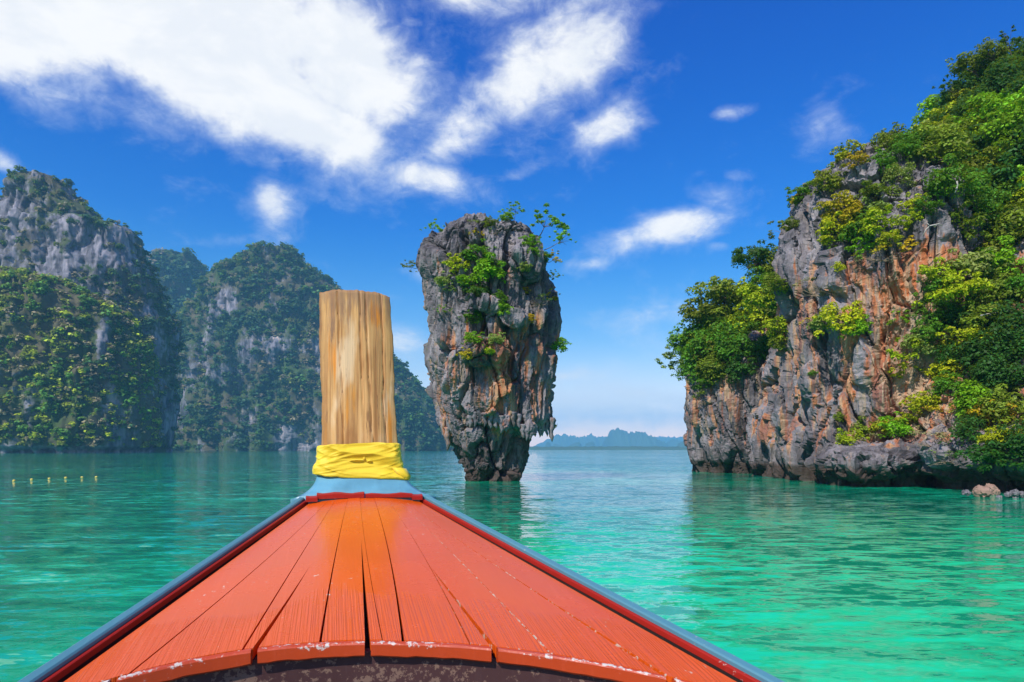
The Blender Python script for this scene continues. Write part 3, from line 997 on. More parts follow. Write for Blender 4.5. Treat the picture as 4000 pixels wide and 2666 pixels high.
HP = [  # study-crop x, y, radius, kind, tone, label (None: one of the many), category
    (398, 540, 62, 'u', 'D', 'flat-topped dark tree standing out against the sky on the left ridge of the headland', 'tree'),
    (475, 560, 56, 'c', 'O', 'round olive tree between the flat-topped dark tree and the bare cliff', 'tree'),
    (440, 625, 58, 'c', 'G', None, 'tree'), (505, 640, 44, 's', 'O', None, 'tree'), (420, 690, 60, 'c', 'Y', None, 'tree'), (470, 700, 50, 's', 'G', None, 'tree'),
    (265, 690, 80, 'u', 'O', 'spreading olive tree on the skyline left of the bare cliff', 'tree'),
    (370, 695, 75, 'u', 'Y', 'broad yellow green tree directly below the flat-topped dark tree', 'tree'),
    (190, 775, 72, 'u', 'O', 'outer skyline tree with a ragged olive crown at the far left of the headland', 'tree'),
    (290, 790, 90, 'c', 'O', None, 'tree'), (165, 880, 78, 'c', 'G', None, 'tree'), (255, 905, 88, 'c', 'G', None, 'tree'), (340, 925, 80, 'c', 'G', None, 'tree'),
    (185, 970, 70, 'c', 'G', None, 'tree'), (235, 1010, 62, 'c', 'O', None, 'tree'), (380, 815, 78, 'c', 'Y', None, 'tree'), (325, 1000, 56, 's', 'D', None, 'tree'),
    (95, 960, 50, 'w', 'L', 'sparse pale tree leaning out over the water at the far left tip of the headland', 'tree'),
    (130, 880, 46, 'w', 'B', 'thin bright branchy tree above the leaning pale one at the left tip', 'tree'),
    (425, 755, 66, 'u', 'L', 'pale feathery tree against the left flank of the bare cliff', 'tree'),
    (450, 775, 54, 's', 'A', 'golden yellow shrub on the left flank of the bare cliff', 'shrub'),
    (500, 820, 46, 's', 'Y', 'yellow green shrub just right of and below the golden shrub', 'shrub'),
    (505, 880, 36, 's', 'O', 'olive shrub hanging lowest below the golden shrub', 'shrub'),
    (205, 1120, 50, 'd', 'O', 'dark straggly shrub low on the shaded left cliff', 'shrub'),
    (200, 1040, 44, 's', 'G', 'green shrub at the bottom edge of the left tree cluster', 'shrub'),
    (510, 430, 34, 'w', 'O', 'small olive tree sticking out from the left edge of the bare cliff', 'tree'),
    (605, 280, 46, 's', 'G', 'dull green shrub high on the left edge of the bare cliff', 'shrub'),
    (590, 300, 30, 'w', 'A', 'thin yellow shrub beside the dull green one on the upper left edge', 'shrub'),
    (690, 230, 58, 's', 'O', 'olive shrub on grey crags near the top of the bare cliff', 'shrub'),
    (560, 390, 26, 's', 'O', 'tiny olive tuft on the left edge at mid height of the crags', 'shrub'),
    (790, 120, 46, 's', 'Y', 'yellow green shrub left of the bare peak', 'shrub'),
    (770, 100, 26, 'w', 'G', 'small leafy sapling on the skyline left of the bare peak', 'tree'),
    (835, 140, 36, 's', 'A', 'orange yellow shrub right under the bare peak', 'shrub'),
    (960, 80, 62, 'c', 'O', 'olive tree right beside the bare peak', 'tree'),
    (915, 150, 48, 's', 'G', 'green shrub below the olive tree by the bare peak', 'shrub'),
    (1005, 115, 50, 'c', 'G', None, 'tree'),
    (1000, 220, 56, 'c', 'L', 'pale green round shrub on the upper right of the bare cliff', 'shrub'),
    (900, 285, 62, 'u', 'O', 'olive green spreading shrub above the yellow patch of the cliff', 'shrub'),
    (755, 335, 58, 's', 'A', 'large golden yellow shrub in the middle of the upper cliff', 'shrub'),
    (815, 355, 52, 's', 'A', 'second golden shrub just right of the large golden one', 'shrub'),
    (880, 340, 52, 's', 'L', 'grey green shrub right of the golden pair', 'shrub'),
    (730, 425, 60, 's', 'Y', 'yellow green shrub overhanging the grey slab below the golden pair', 'shrub'),
    (820, 430, 72, 's', 'G', 'dark centred green shrub in the middle of the cliff garden', 'shrub'),
    (910, 405, 60, 's', 'Y', 'bright shrub at the right of the cliff garden', 'shrub'),
    (870, 475, 58, 's', 'B', 'bright green shrub at the bottom of the cliff garden', 'shrub'),
    (955, 455, 44, 's', 'Y', 'yellow green shrub at the lower right corner of the cliff garden', 'shrub'),
    (1060, 310, 40, 's', 'Y', 'small yellow green shrub high on the right edge of the bare cliff', 'shrub'),
    (1050, 375, 30, 's', 'Y', 'smaller yellow shrub under the one high on the right edge', 'shrub'),
    (1110, 330, 40, 's', 'G', None, 'tree'),
    (930, 535, 62, 'd', 'A', 'dry orange-leaved shrub at the top of the orange streaks', 'shrub'),
    (860, 560, 50, 'd', 'P', 'bare brown shrub left of the orange-leaved one', 'shrub'),
    (990, 510, 44, 'w', 'A', 'orange spray right of the orange-leaved shrub', 'shrub'),
    (690, 675, 76, 'd', 'P', 'wide dry shrub with bare grey twigs on the middle of the cliff', 'shrub'),
    (610, 660, 40, 'd', 'P', 'small dry shrub left of the wide bare-twigged one', 'shrub'),
    (745, 570, 22, 's', 'Y', 'tiny bright yellow sapling on bare grey slab', 'shrub'),
    (745, 800, 72, 's', 'Y', 'vivid yellow green shrub jutting from the face left of the orange streaks', 'shrub'),
    (805, 825, 44, 's', 'B', 'bright shrub joined to the right end of the vivid jutting one', 'shrub'),
    (640, 815, 42, 'd', 'A', 'dry golden shrub left of the vivid jutting one', 'shrub'),
    (690, 790, 46, 's', 'L', 'pale green shrub between the golden and vivid jutting ones', 'shrub'),
    (640, 1000, 16, 's', 'G', None, 'shrub'),
    (745, 1180, 20, 's', 'O', 'small tuft low on the overhang of the cliff', 'shrub'),
    (1050, 935, 60, 'w', 'Y', 'airy yellow green tree hanging over the right side of the orange streaks', 'tree'),
    (1085, 880, 56, 's', 'L', 'pale green tree crown above the airy hanging one', 'tree'),
    (1060, 1010, 50, 'w', 'Y', 'airy drooping shrub at the bottom of the hanging pale greenery', 'shrub'),
    (985, 790, 32, 'w', 'B', 'thin green shrub rooted between two orange streaks', 'shrub'),
    (980, 1225, 54, 's', 'B', 'vivid green shrub on the ledge at the foot of the orange streaks', 'shrub'),
    (1030, 1195, 40, 's', 'Y', 'yellow green shrub next to the vivid one on the ledge', 'shrub'),
    (930, 1220, 36, 's', 'Y', 'small bright shrub at the left of the vivid one on the ledge', 'shrub'),
    (855, 1240, 50, 's', 'O', 'olive shrub on the ledge above the waterline toe', 'shrub'),
    (795, 1280, 42, 's', 'Y', 'yellow green shrub at the left end of the ledge', 'shrub'),
    (880, 1285, 56, 'd', 'P', 'dry brown shrub in the middle of the ledge', 'shrub'),
    (1060, 1260, 52, 'd', 'P', 'grey dry shrub on the ledge right of the vivid green one', 'shrub'),
    (1130, 1290, 66, 'd', 'P', 'tangled dry shrub hanging above the dark undercut', 'shrub'),
    (1190, 1365, 54, 'd', 'L', 'drooping straw-coloured shrub lowest above the dark undercut', 'shrub'),
    (1120, 1145, 66, 'u', 'Y', 'spreading yellow green tree over the dry ledge shrubs', 'tree'),
    (1195, 1185, 64, 'd', 'A', 'dry cream-leaved shrub under the spreading yellow green tree', 'shrub'),
    (1375, 1205, 72, 'u', 'A', 'bright yellow tree low on the slope above the boulders', 'tree'),
    (1415, 1265, 54, 's', 'Y', 'yellow shrub under the bright yellow tree above the boulders', 'shrub'),
    (1320, 1130, 78, 'c', 'B', 'vivid green tree behind the bright yellow tree', 'tree'),
    (1195, 1010, 56, 's', 'Y', 'yellow tipped tree midway up at the left edge of the dense slope', 'tree'),
    (1225, 1070, 60, 'c', 'G', None, 'tree'), (1350, 1040, 84, 'c', 'D', None, 'tree'), (1450, 1000, 84, 'c', 'D', None, 'tree'), (1280, 1260, 70, 'c', 'D', None, 'tree'),
    (1470, 1160, 84, 'c', 'O', None, 'tree'), (1440, 1350, 66, 's', 'D', None, 'tree'), (1340, 1330, 60, 's', 'D', None, 'tree'), (1480, 1290, 70, 'c', 'D', None, 'tree'),
    (1050, 95, 60, 'c', 'G', None, 'tree'), (1150, 140, 96, 'c', 'O', None, 'tree'), (1240, 60, 88, 'u', 'Y', 'large yellow green crown on the upper slope under the dark skyline trees', 'tree'),
    (1340, 120, 90, 'c', 'D', None, 'tree'), (1205, 245, 88, 'c', 'G', None, 'tree'), (1320, 225, 90, 'c', 'O', None, 'tree'), (1450, 60, 84, 'c', 'B', None, 'tree'),
    (1420, 190, 80, 'c', 'Y', None, 'tree'), (1490, 150, 72, 'c', 'O', None, 'tree'), (1280, 330, 80, 'c', 'G', None, 'tree'), (1390, 310, 90, 'c', 'G', None, 'tree'), (1480, 290, 84, 'c', 'B', None, 'tree'),
    (1130, 60, 66, 'c', 'O', None, 'tree'), (1250, 405, 70, 's', 'O', None, 'tree'), (1330, 515, 76, 'c', 'O', None, 'tree'), (1470, 420, 80, 'c', 'L', 'greyish green crown at the picture edge on the mid slope', 'tree'),
    (1390, 450, 76, 'c', 'D', None, 'tree'), (1255, 600, 92, 'u', 'L', 'broad pale-topped tree at the centre of the dense slope', 'tree'), (1175, 590, 52, 's', 'Y', None, 'tree'), (1345, 620, 84, 'c', 'G', None, 'tree'),
    (1440, 570, 88, 'c', 'B', None, 'tree'), (1200, 690, 84, 'u', 'Y', 'yellow topped tree overhanging the right edge of the bare cliff', 'tree'), (1400, 720, 88, 'c', 'O', None, 'tree'), (1150, 755, 64, 'c', 'G', None, 'tree'),
    (1250, 800, 84, 'c', 'D', None, 'tree'), (1340, 800, 78, 'c', 'O', None, 'tree'), (1450, 820, 84, 'c', 'D', None, 'tree'), (1295, 890, 78, 'u', 'Y', None, 'tree'), (1400, 905, 88, 'c', 'D', None, 'tree'),
    (1480, 680, 70, 'c', 'G', None, 'tree'), (1490, 910, 70, 'c', 'D', None, 'tree'), (1120, 830, 46, 's', 'G', None, 'tree'), (1130, 640, 50, 's', 'G', None, 'tree'), (1250, 960, 66, 'c', 'D', None, 'tree'),
]
CNAME = {'G': 'mid green', 'D': 'dark green', 'O': 'olive green', 'B': 'fresh bright green', 'Y': 'yellow green', 'L': 'pale green'}


def hpx(x, y):
    return (2560 + .957 * x) / 3.906, (500 + .957 * y) / 3.906


LANDMARKS = [(*hpx(1272, 200), 'the bleached dead branches'), (*hpx(1240, 60), 'the large yellow green upper crown'), (*hpx(1255, 600), 'the broad pale-topped tree'),
             (*hpx(1200, 690), 'the yellow topped overhanging tree'), (*hpx(1375, 1205), 'the bright yellow tree over the boulders'), (*hpx(1120, 1145), 'the spreading yellow green tree'),
             (*hpx(1470, 420), 'the greyish crown at the picture edge'), (*hpx(1330, 765), 'the thin pale bare branch'), (*hpx(1195, 1010), 'the yellow tipped tree'),
             (*hpx(1140, 395), 'the arching grey dead branch'), (*hpx(960, 80), 'the bare rock peak'), (944, 122, 'the golden green skyline crown'),
             (990, 54, 'the rounded olive skyline tree'), (980, 120, 'the wide yellow green crown'),
             (1016, 61, 'the large dark tree of the upper corner'), (972, 66, 'the olive umbrella-crowned tree'), (1005, 330, 'the shaded hollow of the lower slope')]
LAND_L = [(*hpx(398, 540), 'the flat-topped dark tree'), (*hpx(450, 775), 'the golden yellow shrub'), (*hpx(95, 960), 'the leaning pale tree at the tip'), (*hpx(265, 690), 'the spreading olive tree'), (*hpx(235, 1090), 'the bare grey rock below')]


def gen_label(t, px, py, left):
    """the many close-packed trees: colour, and where they stand to the nearest tree one can name"""
    lm = min(LAND_L if left else LANDMARKS, key=lambda q: (q[0] - px) ** 2 + (q[1] - py) ** 2)
    dx, dy = px - lm[0], py - lm[1]
    rel = ('right of' if dx > 0 else 'left of') if abs(dx) > abs(dy) else ('below' if dy > 0 else 'above')
    far = math.hypot(dx, dy)
    rel = ('close ' if far < 14 else '') + rel
    place = 'in the headland\'s outer cluster' if left else 'on the headland slope'
    lab = f'{CNAME[t]} tree {rel} {lm[2]} {place}'
    if len(lab.split()) > 15: lab = f'{CNAME[t]} tree {rel} {lm[2]}'
    return lab


for (x, y, r, k, t, lab, cat) in HP:
    px_, py_ = hpx(x, y)
    left = x < 520
    ylo, yhi = (50, 66) if left else ((26, 60) if x > 1050 else (36, 52))
    gl, gg = None, None
    if lab is None:
        lab = gen_label(t, px_, py_, left)
        gg = lab.replace(' tree ', ' trees ', 1)
    plant(SH, px_, py_, r * .245 * (1.28 if cat == 'shrub' else 1.4), k, t, lab, ylo, yhi, cat, gg, 0.22, 0.95)

UP = [  # crop of the top right corner
    (860, 280, 100, 'u', 'O', 'olive umbrella-crowned tree highest at the left of the dark skyline trees', 'tree'),
    (985, 190, 84, 'c', 'O', 'rounded olive tree against the sky right of the umbrella-crowned one', 'tree'),
    (1110, 110, 66, 'w', 'D', 'airy dark tree topping the skyline at the upper corner', 'tree'),
    (1160, 240, 120, 'c', 'D', 'large dark tree forming the upper corner of the skyline', 'tree'),
    (1040, 340, 116, 'c', 'D', None, 'tree'), (940, 430, 100, 'c', 'D', None, 'tree'), (1110, 470, 120, 'c', 'D', None, 'tree'),
    (740, 440, 70, 'w', 'D', 'wispy dark branches of a tree reaching left over the sky', 'tree'),
    (800, 490, 80, 'c', 'Y', 'yellow green crown just under the wispy dark branches', 'tree'), (1180, 600, 90, 'c', 'D', None, 'tree'),
    (700, 570, 60, 'w', 'D', 'small dark sprays below the wispy branches on the skyline', 'tree'),
    (790, 650, 110, 'u', 'Y', 'large golden green crown lit on the left skyline of the slope', 'tree'),
    (920, 640, 110, 'u', 'Y', 'wide yellow green crown below the dark skyline trees', 'tree'),
    (640, 760, 90, 'c', 'G', None, 'tree'), (730, 780, 100, 'c', 'O', None, 'tree'), (1190, 780, 110, 'c', 'B', None, 'tree'), (1000, 760, 70, 'c', 'D', None, 'tree'), (1100, 720, 70, 'c', 'O', None, 'tree'),
]
for (x, y, r, k, t, lab, cat) in UP:
    px_, py_ = (3300 + .5738 * x) / 3.906, (100 + .5738 * y) / 3.906
    gg = None
    if lab is None:
        lab = gen_label(t, px_, py_, False)
        gg = lab.replace(' tree ', ' trees ', 1)
    plant(SH, px_, py_, r * .1469 * 1.3, k, t, lab, 38, 62, cat, gg, 0.25, 0.95)

# trees that close the gaps of the slope and go on beyond the edge of the picture
rt = np.random.default_rng(77)
fc = HVv[HF].mean(1)
fn = np.cross(HVv[HF[:, 2]] - HVv[HF[:, 0]], HVv[HF[:, -1]] - HVv[HF[:, 1]])
fn /= np.linalg.norm(fn, axis=1, keepdims=True) + 1e-9
if fn[fc[:, 2] > 30][:, 2].mean() < 0: fn = -fn
ok = (fc[:, 2] > 3.2) & (fn[:, 2] > -0.25)
facing = fn[:, 0] * fc[:, 0] + fn[:, 1] * fc[:, 1] < 0.25 * np.linalg.norm(fc[:, :2], axis=1)
fpx_ = CX + fc[:, 0] / fc[:, 1] * F
fpy_ = CY - (fc[:, 2] - CH) / fc[:, 1] * F
slope_m = ok & facing & (fc[:, 0] > 28.3 + np.maximum(0, 0.10 * (fc[:, 2] - 8))) & (fpx_ < 1075) & (fpx_ > 935) & (fpy_ < 470)
slope_m |= ok & facing & (fpx_ > 880) & (fpx_ < 960) & (fc[:, 2] > 19) & (fc[:, 0] > 26.5)
left_m = ok & facing & (fc[:, 1] > 51) & (fpx_ < 775) & (fpy_ > 285) & (fpy_ < 378) & (fc[:, 2] > 8.0)
taken = []
for (msk, gap, cnt_, tset, left) in ((slope_m, 2.35, 165, 'DDGGOOBBYY', False), (left_m, 2.0, 20, 'GGOOY', True)):
    cand = rt.permutation(np.nonzero(msk)[0])
    n0 = len(taken)
    for i in cand:
        p = fc[i]
        if all((p[0] - q[0]) ** 2 + (p[1] - q[1]) ** 2 + (p[2] - q[2]) ** 2 > gap ** 2 for q in taken):
            taken.append(p)
            t = rt.choice(list(tset))
            if not left and fpx_[i] > 950 and fpy_[i] < 125: t = 'D'
            lab = gen_label(t, fpx_[i], fpy_[i], left)
            r = (1.3 + 0.9 * rt.random()) * (1 if not left else 0.85)
            nrm_ = Vector(fn[i]); nrm_.z = max(nrm_.z, 0.3); nrm_.normalize()
            make_tree(Vector(p) - nrm_ * .1, Vector(p) + nrm_ * r * 0.30 + Vector((0, 0, .3)), r, 'c', t, lab, lab.replace(' tree ', ' trees ', 1), flat=0.95)
        if len(taken) - n0 >= cnt_: break

# bleached dead branches on the slope
def dead_branch(px_, py_, pts_list, label):
    hit, nr, at = SH.find(px_, py_, 26, 60)
    y = hit.y - 1.6
    base = W(px_, py_, y)
    mb = MB()
    for pts, r in pts_list:
        P3 = [W(px_ + a, py_ + b, y + 0.05 * k) - base for k, (a, b) in enumerate(pts)]
        mb.tube(P3, [.75 * r * (1 - .6 * k / len(P3)) for k in range(len(P3))], 6)
    mb.tube([hit - base - Vector(nr) * .1, (hit - base) * .5 + Vector((0, 0, -.1)), Vector((0, 0, 0))], [.06, .05, .045], 6)
    o = link('dead_tree', mb.mesh('dead_tree', True), M_DEAD, loc=base)
    tag(o, label, 'tree')


dead_branch(*hpx(1272, 200), [([(0, 0), (3, -1), (8, -2), (11, 1), (14, -1)], .06), ([(0, 0), (-5, 1.5), (-7, 0)], .05), ([(8, -2), (9, -7), (13, -9)], .04), ([(3, -1), (2, -6), (-4, -7), (-8, -5.5)], .045)],
            'bleached white bare branches of a dead tree amid the green upper slope')
dead_branch(*hpx(1230, 245), [([(0, -7), (1, -3), (-.5, 2), (-2, 5)], .05)], 'short bleached bare stem left of and below the white dead branches')
dead_branch(*hpx(1140, 395), [([(0, 0), (-5, 1), (-9, 5), (-12, 11)], .05), ([(0, 0), (4, -1), (8, 1)], .04), ([(-5, 1), (-8, -2)], .03)], 'grey arching dead branch at the right edge of the bare cliff')
dead_branch(*hpx(1330, 765), [([(0, 0), (8, -2), (18, -3), (26, 0)], .04), ([(8, -2), (14, 3)], .03)], 'thin pale bare branch crossing the lower middle of the green slope')

# boulders at the waterline
BL = [(546, 1315, 46, 'pale pitted boulder leftmost of the boulders at the waterline'), (742, 1300, 92, 'largest reddish brown boulder at the foot of the dark undercut'),
      (860, 1290, 80, 'pointed reddish boulder leaning behind the largest one'), (950, 1390, 34, 'small flat wet boulder right of the largest boulder'),
      (1060, 1340, 40, 'small grey boulder in the middle of the waterline row'), (1150, 1310, 52, 'mossy grey boulder right of the small grey one'), (1150, 1385, 30, 'little pale stone in the water before the mossy boulder'),
      (1230, 1335, 46, 'grey green boulder at the picture edge of the waterline row'), (1240, 1395, 24, 'little whitish stone in the water at the picture edge')]
for i, (x, y, r, lab) in enumerate(BL):
    px_, py_ = (3600 + x * .319) / 3.906, (1500 + y * .319) / 3.906
    wl = (1500 + 1385 * .319) / 3.906 if r < 60 else (1500 + 1375 * .319) / 3.906
    Y = 2.0 * F / (wl - CY) * (0.985 + 0.0006 * r * (1 if i == 2 else 0))
    c = W(px_, py_, Y)
    rr_ = r * .0817 / F * Y
    v, f = loft_arrays([(math.sin(t_), 0, 0, math.cos(t_) + .01, math.cos(t_) + .01) for t_ in np.linspace(-1.55, 1.55, 34)], 56)
    v = np.array(v, np.float32)
    tri = np.array([q if len(q) == 4 else (q[0], q[1], q[2], q[2]) for q in f], np.int32)
    d1, d2, cid, pl = worley(v * 1.3 + i * 5.1, 40 + i)
    v = v * (1 + 0.34 * (cid - .5) + 0.5 * pl + 0.12 * fbm(v * 3 + i, 4, i))[:, None]
    if i == 2: v[:, 0] += v[:, 2] * -0.35
    v *= np.array([1, 0.9, 0.78 if i != 2 else 1.05])
    fs = [tuple(q) for q in f]
    me = bpy.data.meshes.new('boulder')
    me.from_pydata((v * rr_).tolist(), [], fs)
    me.update()
    o = link('boulder', me, M_BOULDER if i in (1, 2) else M_ROCK, loc=(c.x, Y, max(0.02, c.z * 0.75)))
    tag(o, lab, 'boulder', 'boulders at the waterline of the headland')

# ------------------------------------------------------------------ hills across the bay
def hill_material(name, rock=(0.17, 0.165, 0.185), soil=(0.095, 0.085, 0.05), grn=(0.045, 0.075, 0.022), sc=1.0):
    m, g = material(name)
    co = g.n('ShaderNodeTexCoord', out=3)
    n = g.noise(g.mapv(co, (0.03 * sc, 0.03 * sc, 0.03 * sc)), 1.0, 6, 0.6)
    n2 = g.noise(g.mapv(co, (0.22 * sc, 0.22 * sc, 0.05 * sc)), 1.0, 6, 0.65)
    n3 = g.noise(g.mapv(co, (0.5 * sc, 0.5 * sc, 0.3 * sc)), 1.0, 5, 0.65)
    c = g.mix(g.ss(n, 0.4, 0.6), soil, grn)
    rk = g.attr('rock')
    rc = g.mix(g.ss(n2, 0.35, 0.65), tuple(x * .35 for x in rock), tuple(min(1, x * 1.5) for x in rock))
    rc = g.mix(g.m('MULTIPLY', g.ss(n2, 0.58, 0.72), g.attr('warm')), rc, (0.62, 0.42, 0.30))
    c = g.mix(g.ss(g.m('ADD', rk, g.m('MULTIPLY', g.m('SUBTRACT', n3, 0.5), 0.8)), 0.35, 0.65), c, rc)
    finish(g, g.n('ShaderNodeBsdfPrincipled', Base_Color=c, Roughness=0.95, Specular_IOR_Level=0.05))
    return m


M_HILL = hill_material('hill_rock')


def pine_clump(rs, n=52, size=0.52):
    cs, rr = crown_shape(rs, 7, 0.5, (0.35, 0.55), -0.5, 0.95)
    return leaf_cloud(cs, rr, n, size, rs, 0.85, 0.75, 0.75, 0.2)


FAR = [pine_clump(np.random.default_rng(600 + i)) for i in range(5)]
FAR_ME = []
for (v, f, lf) in FAR:
    pass
for i in range(5):
    v, f, lf = pine_clump(np.random.default_rng(650 + i), 420, 0.24)
    me = mesh_np('tree', v, f, False, {'leaf': lf})
    me.materials.append(M_LEAF)
    FAR_ME.append(me)

HTONES = {'D': (0.035, 0.095, 0.030), 'G': (0.070, 0.165, 0.020), 'O': (0.16, 0.19, 0.025), 'B': (0.22, 0.18, 0.11), 'Y': (0.28, 0.33, 0.015), 'T': (0.045, 0.115, 0.050)}


def hill(name, sil, Y, ryf, ry0, nring, nang, amp, seed, tones, density, tree_r, rockf, skew=0.0, individuals=0, ind_label=None, warm=0.2, yshape=None, rock_spots=(), notch=False, bright=1.0, cap=6000):
    """dome of karst: silhouette levels (py, pxL, pxR) at distance Y; relief from noise; forest of leaf clumps over it"""
    keys = []
    for (py_, l, r) in sil:
        a, b = W(l, py_, Y), W(r, py_, Y)
        rx = (b.x - a.x) / 2
        ry = rx * ryf + ry0 * min(1, rx / 20)
        keys.append((a.z, (a.x + b.x) / 2, Y + 0.7 * ry, rx, ry))
    keys.append((-6, *keys[-1][1:]))
    ks = sorted(keys)
    z = np.array([k[0] for k in ks])
    # finer rings: even in z
    zz = np.linspace(z[0], z[-1], nring)
    cols = [np.interp(zz, z, [k[c] for k in ks]) for c in range(1, 5)]
    an = np.linspace(0, 2 * math.pi, nang, endpoint=False)
    Vx = cols[0][:, None] + cols[2][:, None] * np.cos(an)[None]
    Vy = cols[1][:, None] + cols[3][:, None] * np.sin(an)[None]
    Vz = np.repeat(zz[:, None], nang, 1)
    V = np.stack([Vx, Vy, Vz], 2).reshape(-1, 3).astype(np.float32)
    j, i = np.meshgrid(np.arange(nring - 1), np.arange(nang), indexing='ij')
    a = (j * nang + i).ravel(); b = (j * nang + (i + 1) % nang).ravel()
    Fc = np.stack([a, b, b + nang, a + nang], 1).astype(np.int32)
    top = (nring - 1) * nang
    V = np.vstack([V, V[top:].mean(0)[None] + np.array([[0, 0, 1.0]])]).astype(np.float32)
    N = normals_of(V, Fc)
    c0 = V.mean(0)
    if np.mean(np.sum(N[:, :2] * (V[:, :2] - c0[:2]), 1)) < 0: N = -N
    S = amp
    d = 1.0 * S * fbm(V / (S * np.array([3.2, 3.2, 4.2])), 4, seed) + 0.55 * S * ridged(V / (S * np.array([1.3, 1.3, 5.0])), 3, seed + 9)
    d1, d2, cid, pl = worley(V / (S * np.array([1.5, 1.5, 2.6])), seed + 4)
    d += 0.55 * S * (cid - .5) + 0.5 * S * pl
    d1, d2, cid, pl = worley(V / (S * np.array([.55, .55, 1.0])), seed + 5)
    d += 0.25 * S * (cid - .5) + 0.2 * S * pl
    edge = np.clip(np.abs(N[:, 1]) * 1.2, 0.35, 1)      # keep the skyline near its place
    D = N.copy(); D[:, 2] = np.maximum(D[:, 2], 0) * 0.5
    V = V + D * (d * edge)[:, None]
    if notch:
        m_ = V[:, 2] < 4
        k = sstep(V[:, 2], 4.0, 1.0) * m_
        V[:, :2] -= N[:, :2] * (3.0 * k)[:, None]
    N = normals_of(V, Fc)
    if np.mean(np.sum(N[:, :2] * (V[:, :2] - c0[:2]), 1)) < 0: N = -N
    pxs = CX + V[:, 0] / np.maximum(V[:, 1], 1) * F
    pys = CY - (V[:, 2] - CH) / np.maximum(V[:, 1], 1) * F
    steep = 1 - np.clip(N[:, 2], 0, 1)
    rock = rockf + 0.55 * fbm(V / (S * np.array([1.8, 1.8, 2.6])), 4, seed + 21) + 0.28 * (steep - 0.72)
    for (sx, sy, srx, sry, w_) in rock_spots:      # bare faces
        rock = rock + w_ * np.exp(-(((pxs - sx) / srx) ** 2 + ((pys - sy) / sry) ** 2))
    rock = rock + 0.8 * (1 - sstep(V[:, 2], 1.5, 5.0)) * (1 if notch else 0)
    rock = np.clip(rock, 0, 1)
    me = mesh_np(name, V, np.vstack([Fc]), True, {'rock': rock, 'warm': np.full(len(V), warm)})
    o = link(name, me, M_HILL)
    tag(o, kind='structure')
    # forest: face sampling on what can be seen from the bay
    fcn = V[Fc].mean(1)
    fnn = np.cross(V[Fc[:, 2]] - V[Fc[:, 0]], V[Fc[:, 3]] - V[Fc[:, 1]])
    ar = np.linalg.norm(fnn, axis=1) / 2
    fnn = fnn / (2 * ar[:, None] + 1e-9)
    if np.mean(np.sum(fnn[:, :2] * (fcn[:, :2] - c0[:2]), 1)) < 0: fnn = -fnn
    vis = (fnn[:, 0] * fcn[:, 0] + fnn[:, 1] * fcn[:, 1] < 0.35 * np.linalg.norm(fcn[:, :2], axis=1)) & (fcn[:, 2] > (4 if notch else 2))
    rk = rock[Fc].mean(1)
    w_ = ar * vis * np.clip(1.15 - 1.5 * rk, 0.03, 1) * (0.3 + 0.7 * np.clip(0.5 + 1.2 * fbm(fcn / (S * 1.2), 3, seed + 33), 0, 1))
    fpx = CX + fcn[:, 0] / fcn[:, 1] * F
    w_ = w_ * (fpx > -90) * (fpx < 560)
    rs = np.random.default_rng(seed)
    cnt = min(int(w_.sum() * density), cap)
    pick = rs.choice(len(w_), cnt, p=w_ / w_.sum())
    tn = fbm(fcn[pick] / (S * np.array([2.2, 2.2, 1.6])), 3, seed + 44) * 1.5 + rs.normal(size=cnt) * 0.42
    names = list(tones)
    qs = np.quantile(tn, np.cumsum([tones[k] for k in names])[:-1] / sum(tones.values()))
    ti = np.searchsorted(qs, tn)
    VV, FF, LL, TT = [], [], [], []
    base = 0
    # the individuals: the nearest crowns one can tell apart
    order = np.argsort(fcn[pick][:, 1])
    ind = set()
    if individuals:
        vis_ok = [k for k in order if -2 < fpx[pick[k]] < 380]
        ind = set(vis_ok[i_] for i_ in np.linspace(0, int(len(vis_ok) * .6) - 1, individuals).astype(int))
    for k in range(cnt):
        p = fcn[pick[k]] + (rs.random(3) - .5) * tree_r
        r = tree_r * (0.5 + 1.35 * rs.random() ** 2)
        col = np.array(HTONES[names[ti[k]]]) * (0.85 + 0.3 * rs.random()) * bright
        p = p + fnn[pick[k]] * r * 0.25
        if k in ind:
            t = names[ti[k]]
            desc = {'D': 'dark green', 'G': 'green', 'O': 'olive', 'B': 'brown leafless', 'Y': 'yellow green', 'T': 'blue green'}[t]
            ob = link('tree', FAR_ME[k % 5], loc=p)
            ob.scale = (r, r, r * .85)
            ob.rotation_euler = (0, 0, rs.random() * 6.28)
            ob.color = (*col, 1)
            lab = f'small {desc} tree crown {ind_label}'
            tag(ob, lab, 'tree', f'{desc} trees {ind_label}')
            continue
        v, f, lf = FAR[k % 5]
        c_, s_ = math.cos(k * 1.7), math.sin(k * 1.7)
        q = v * r
        q = np.stack([q[:, 0] * c_ - q[:, 1] * s_, q[:, 0] * s_ + q[:, 1] * c_, q[:, 2] * .85], 1) + p
        VV.append(q); FF.append(f + base); LL.append(lf); base += len(v)
        TT.append(np.tile(np.append(col, 1), (len(v), 1)))
    fo = link('forest', mesh_np('forest', np.vstack(VV), np.vstack(FF), False, {'leaf': np.concatenate(LL)}, {'tint': np.vstack(TT)}), M_FOREST)
    tag(fo, kind='stuff')
    return o


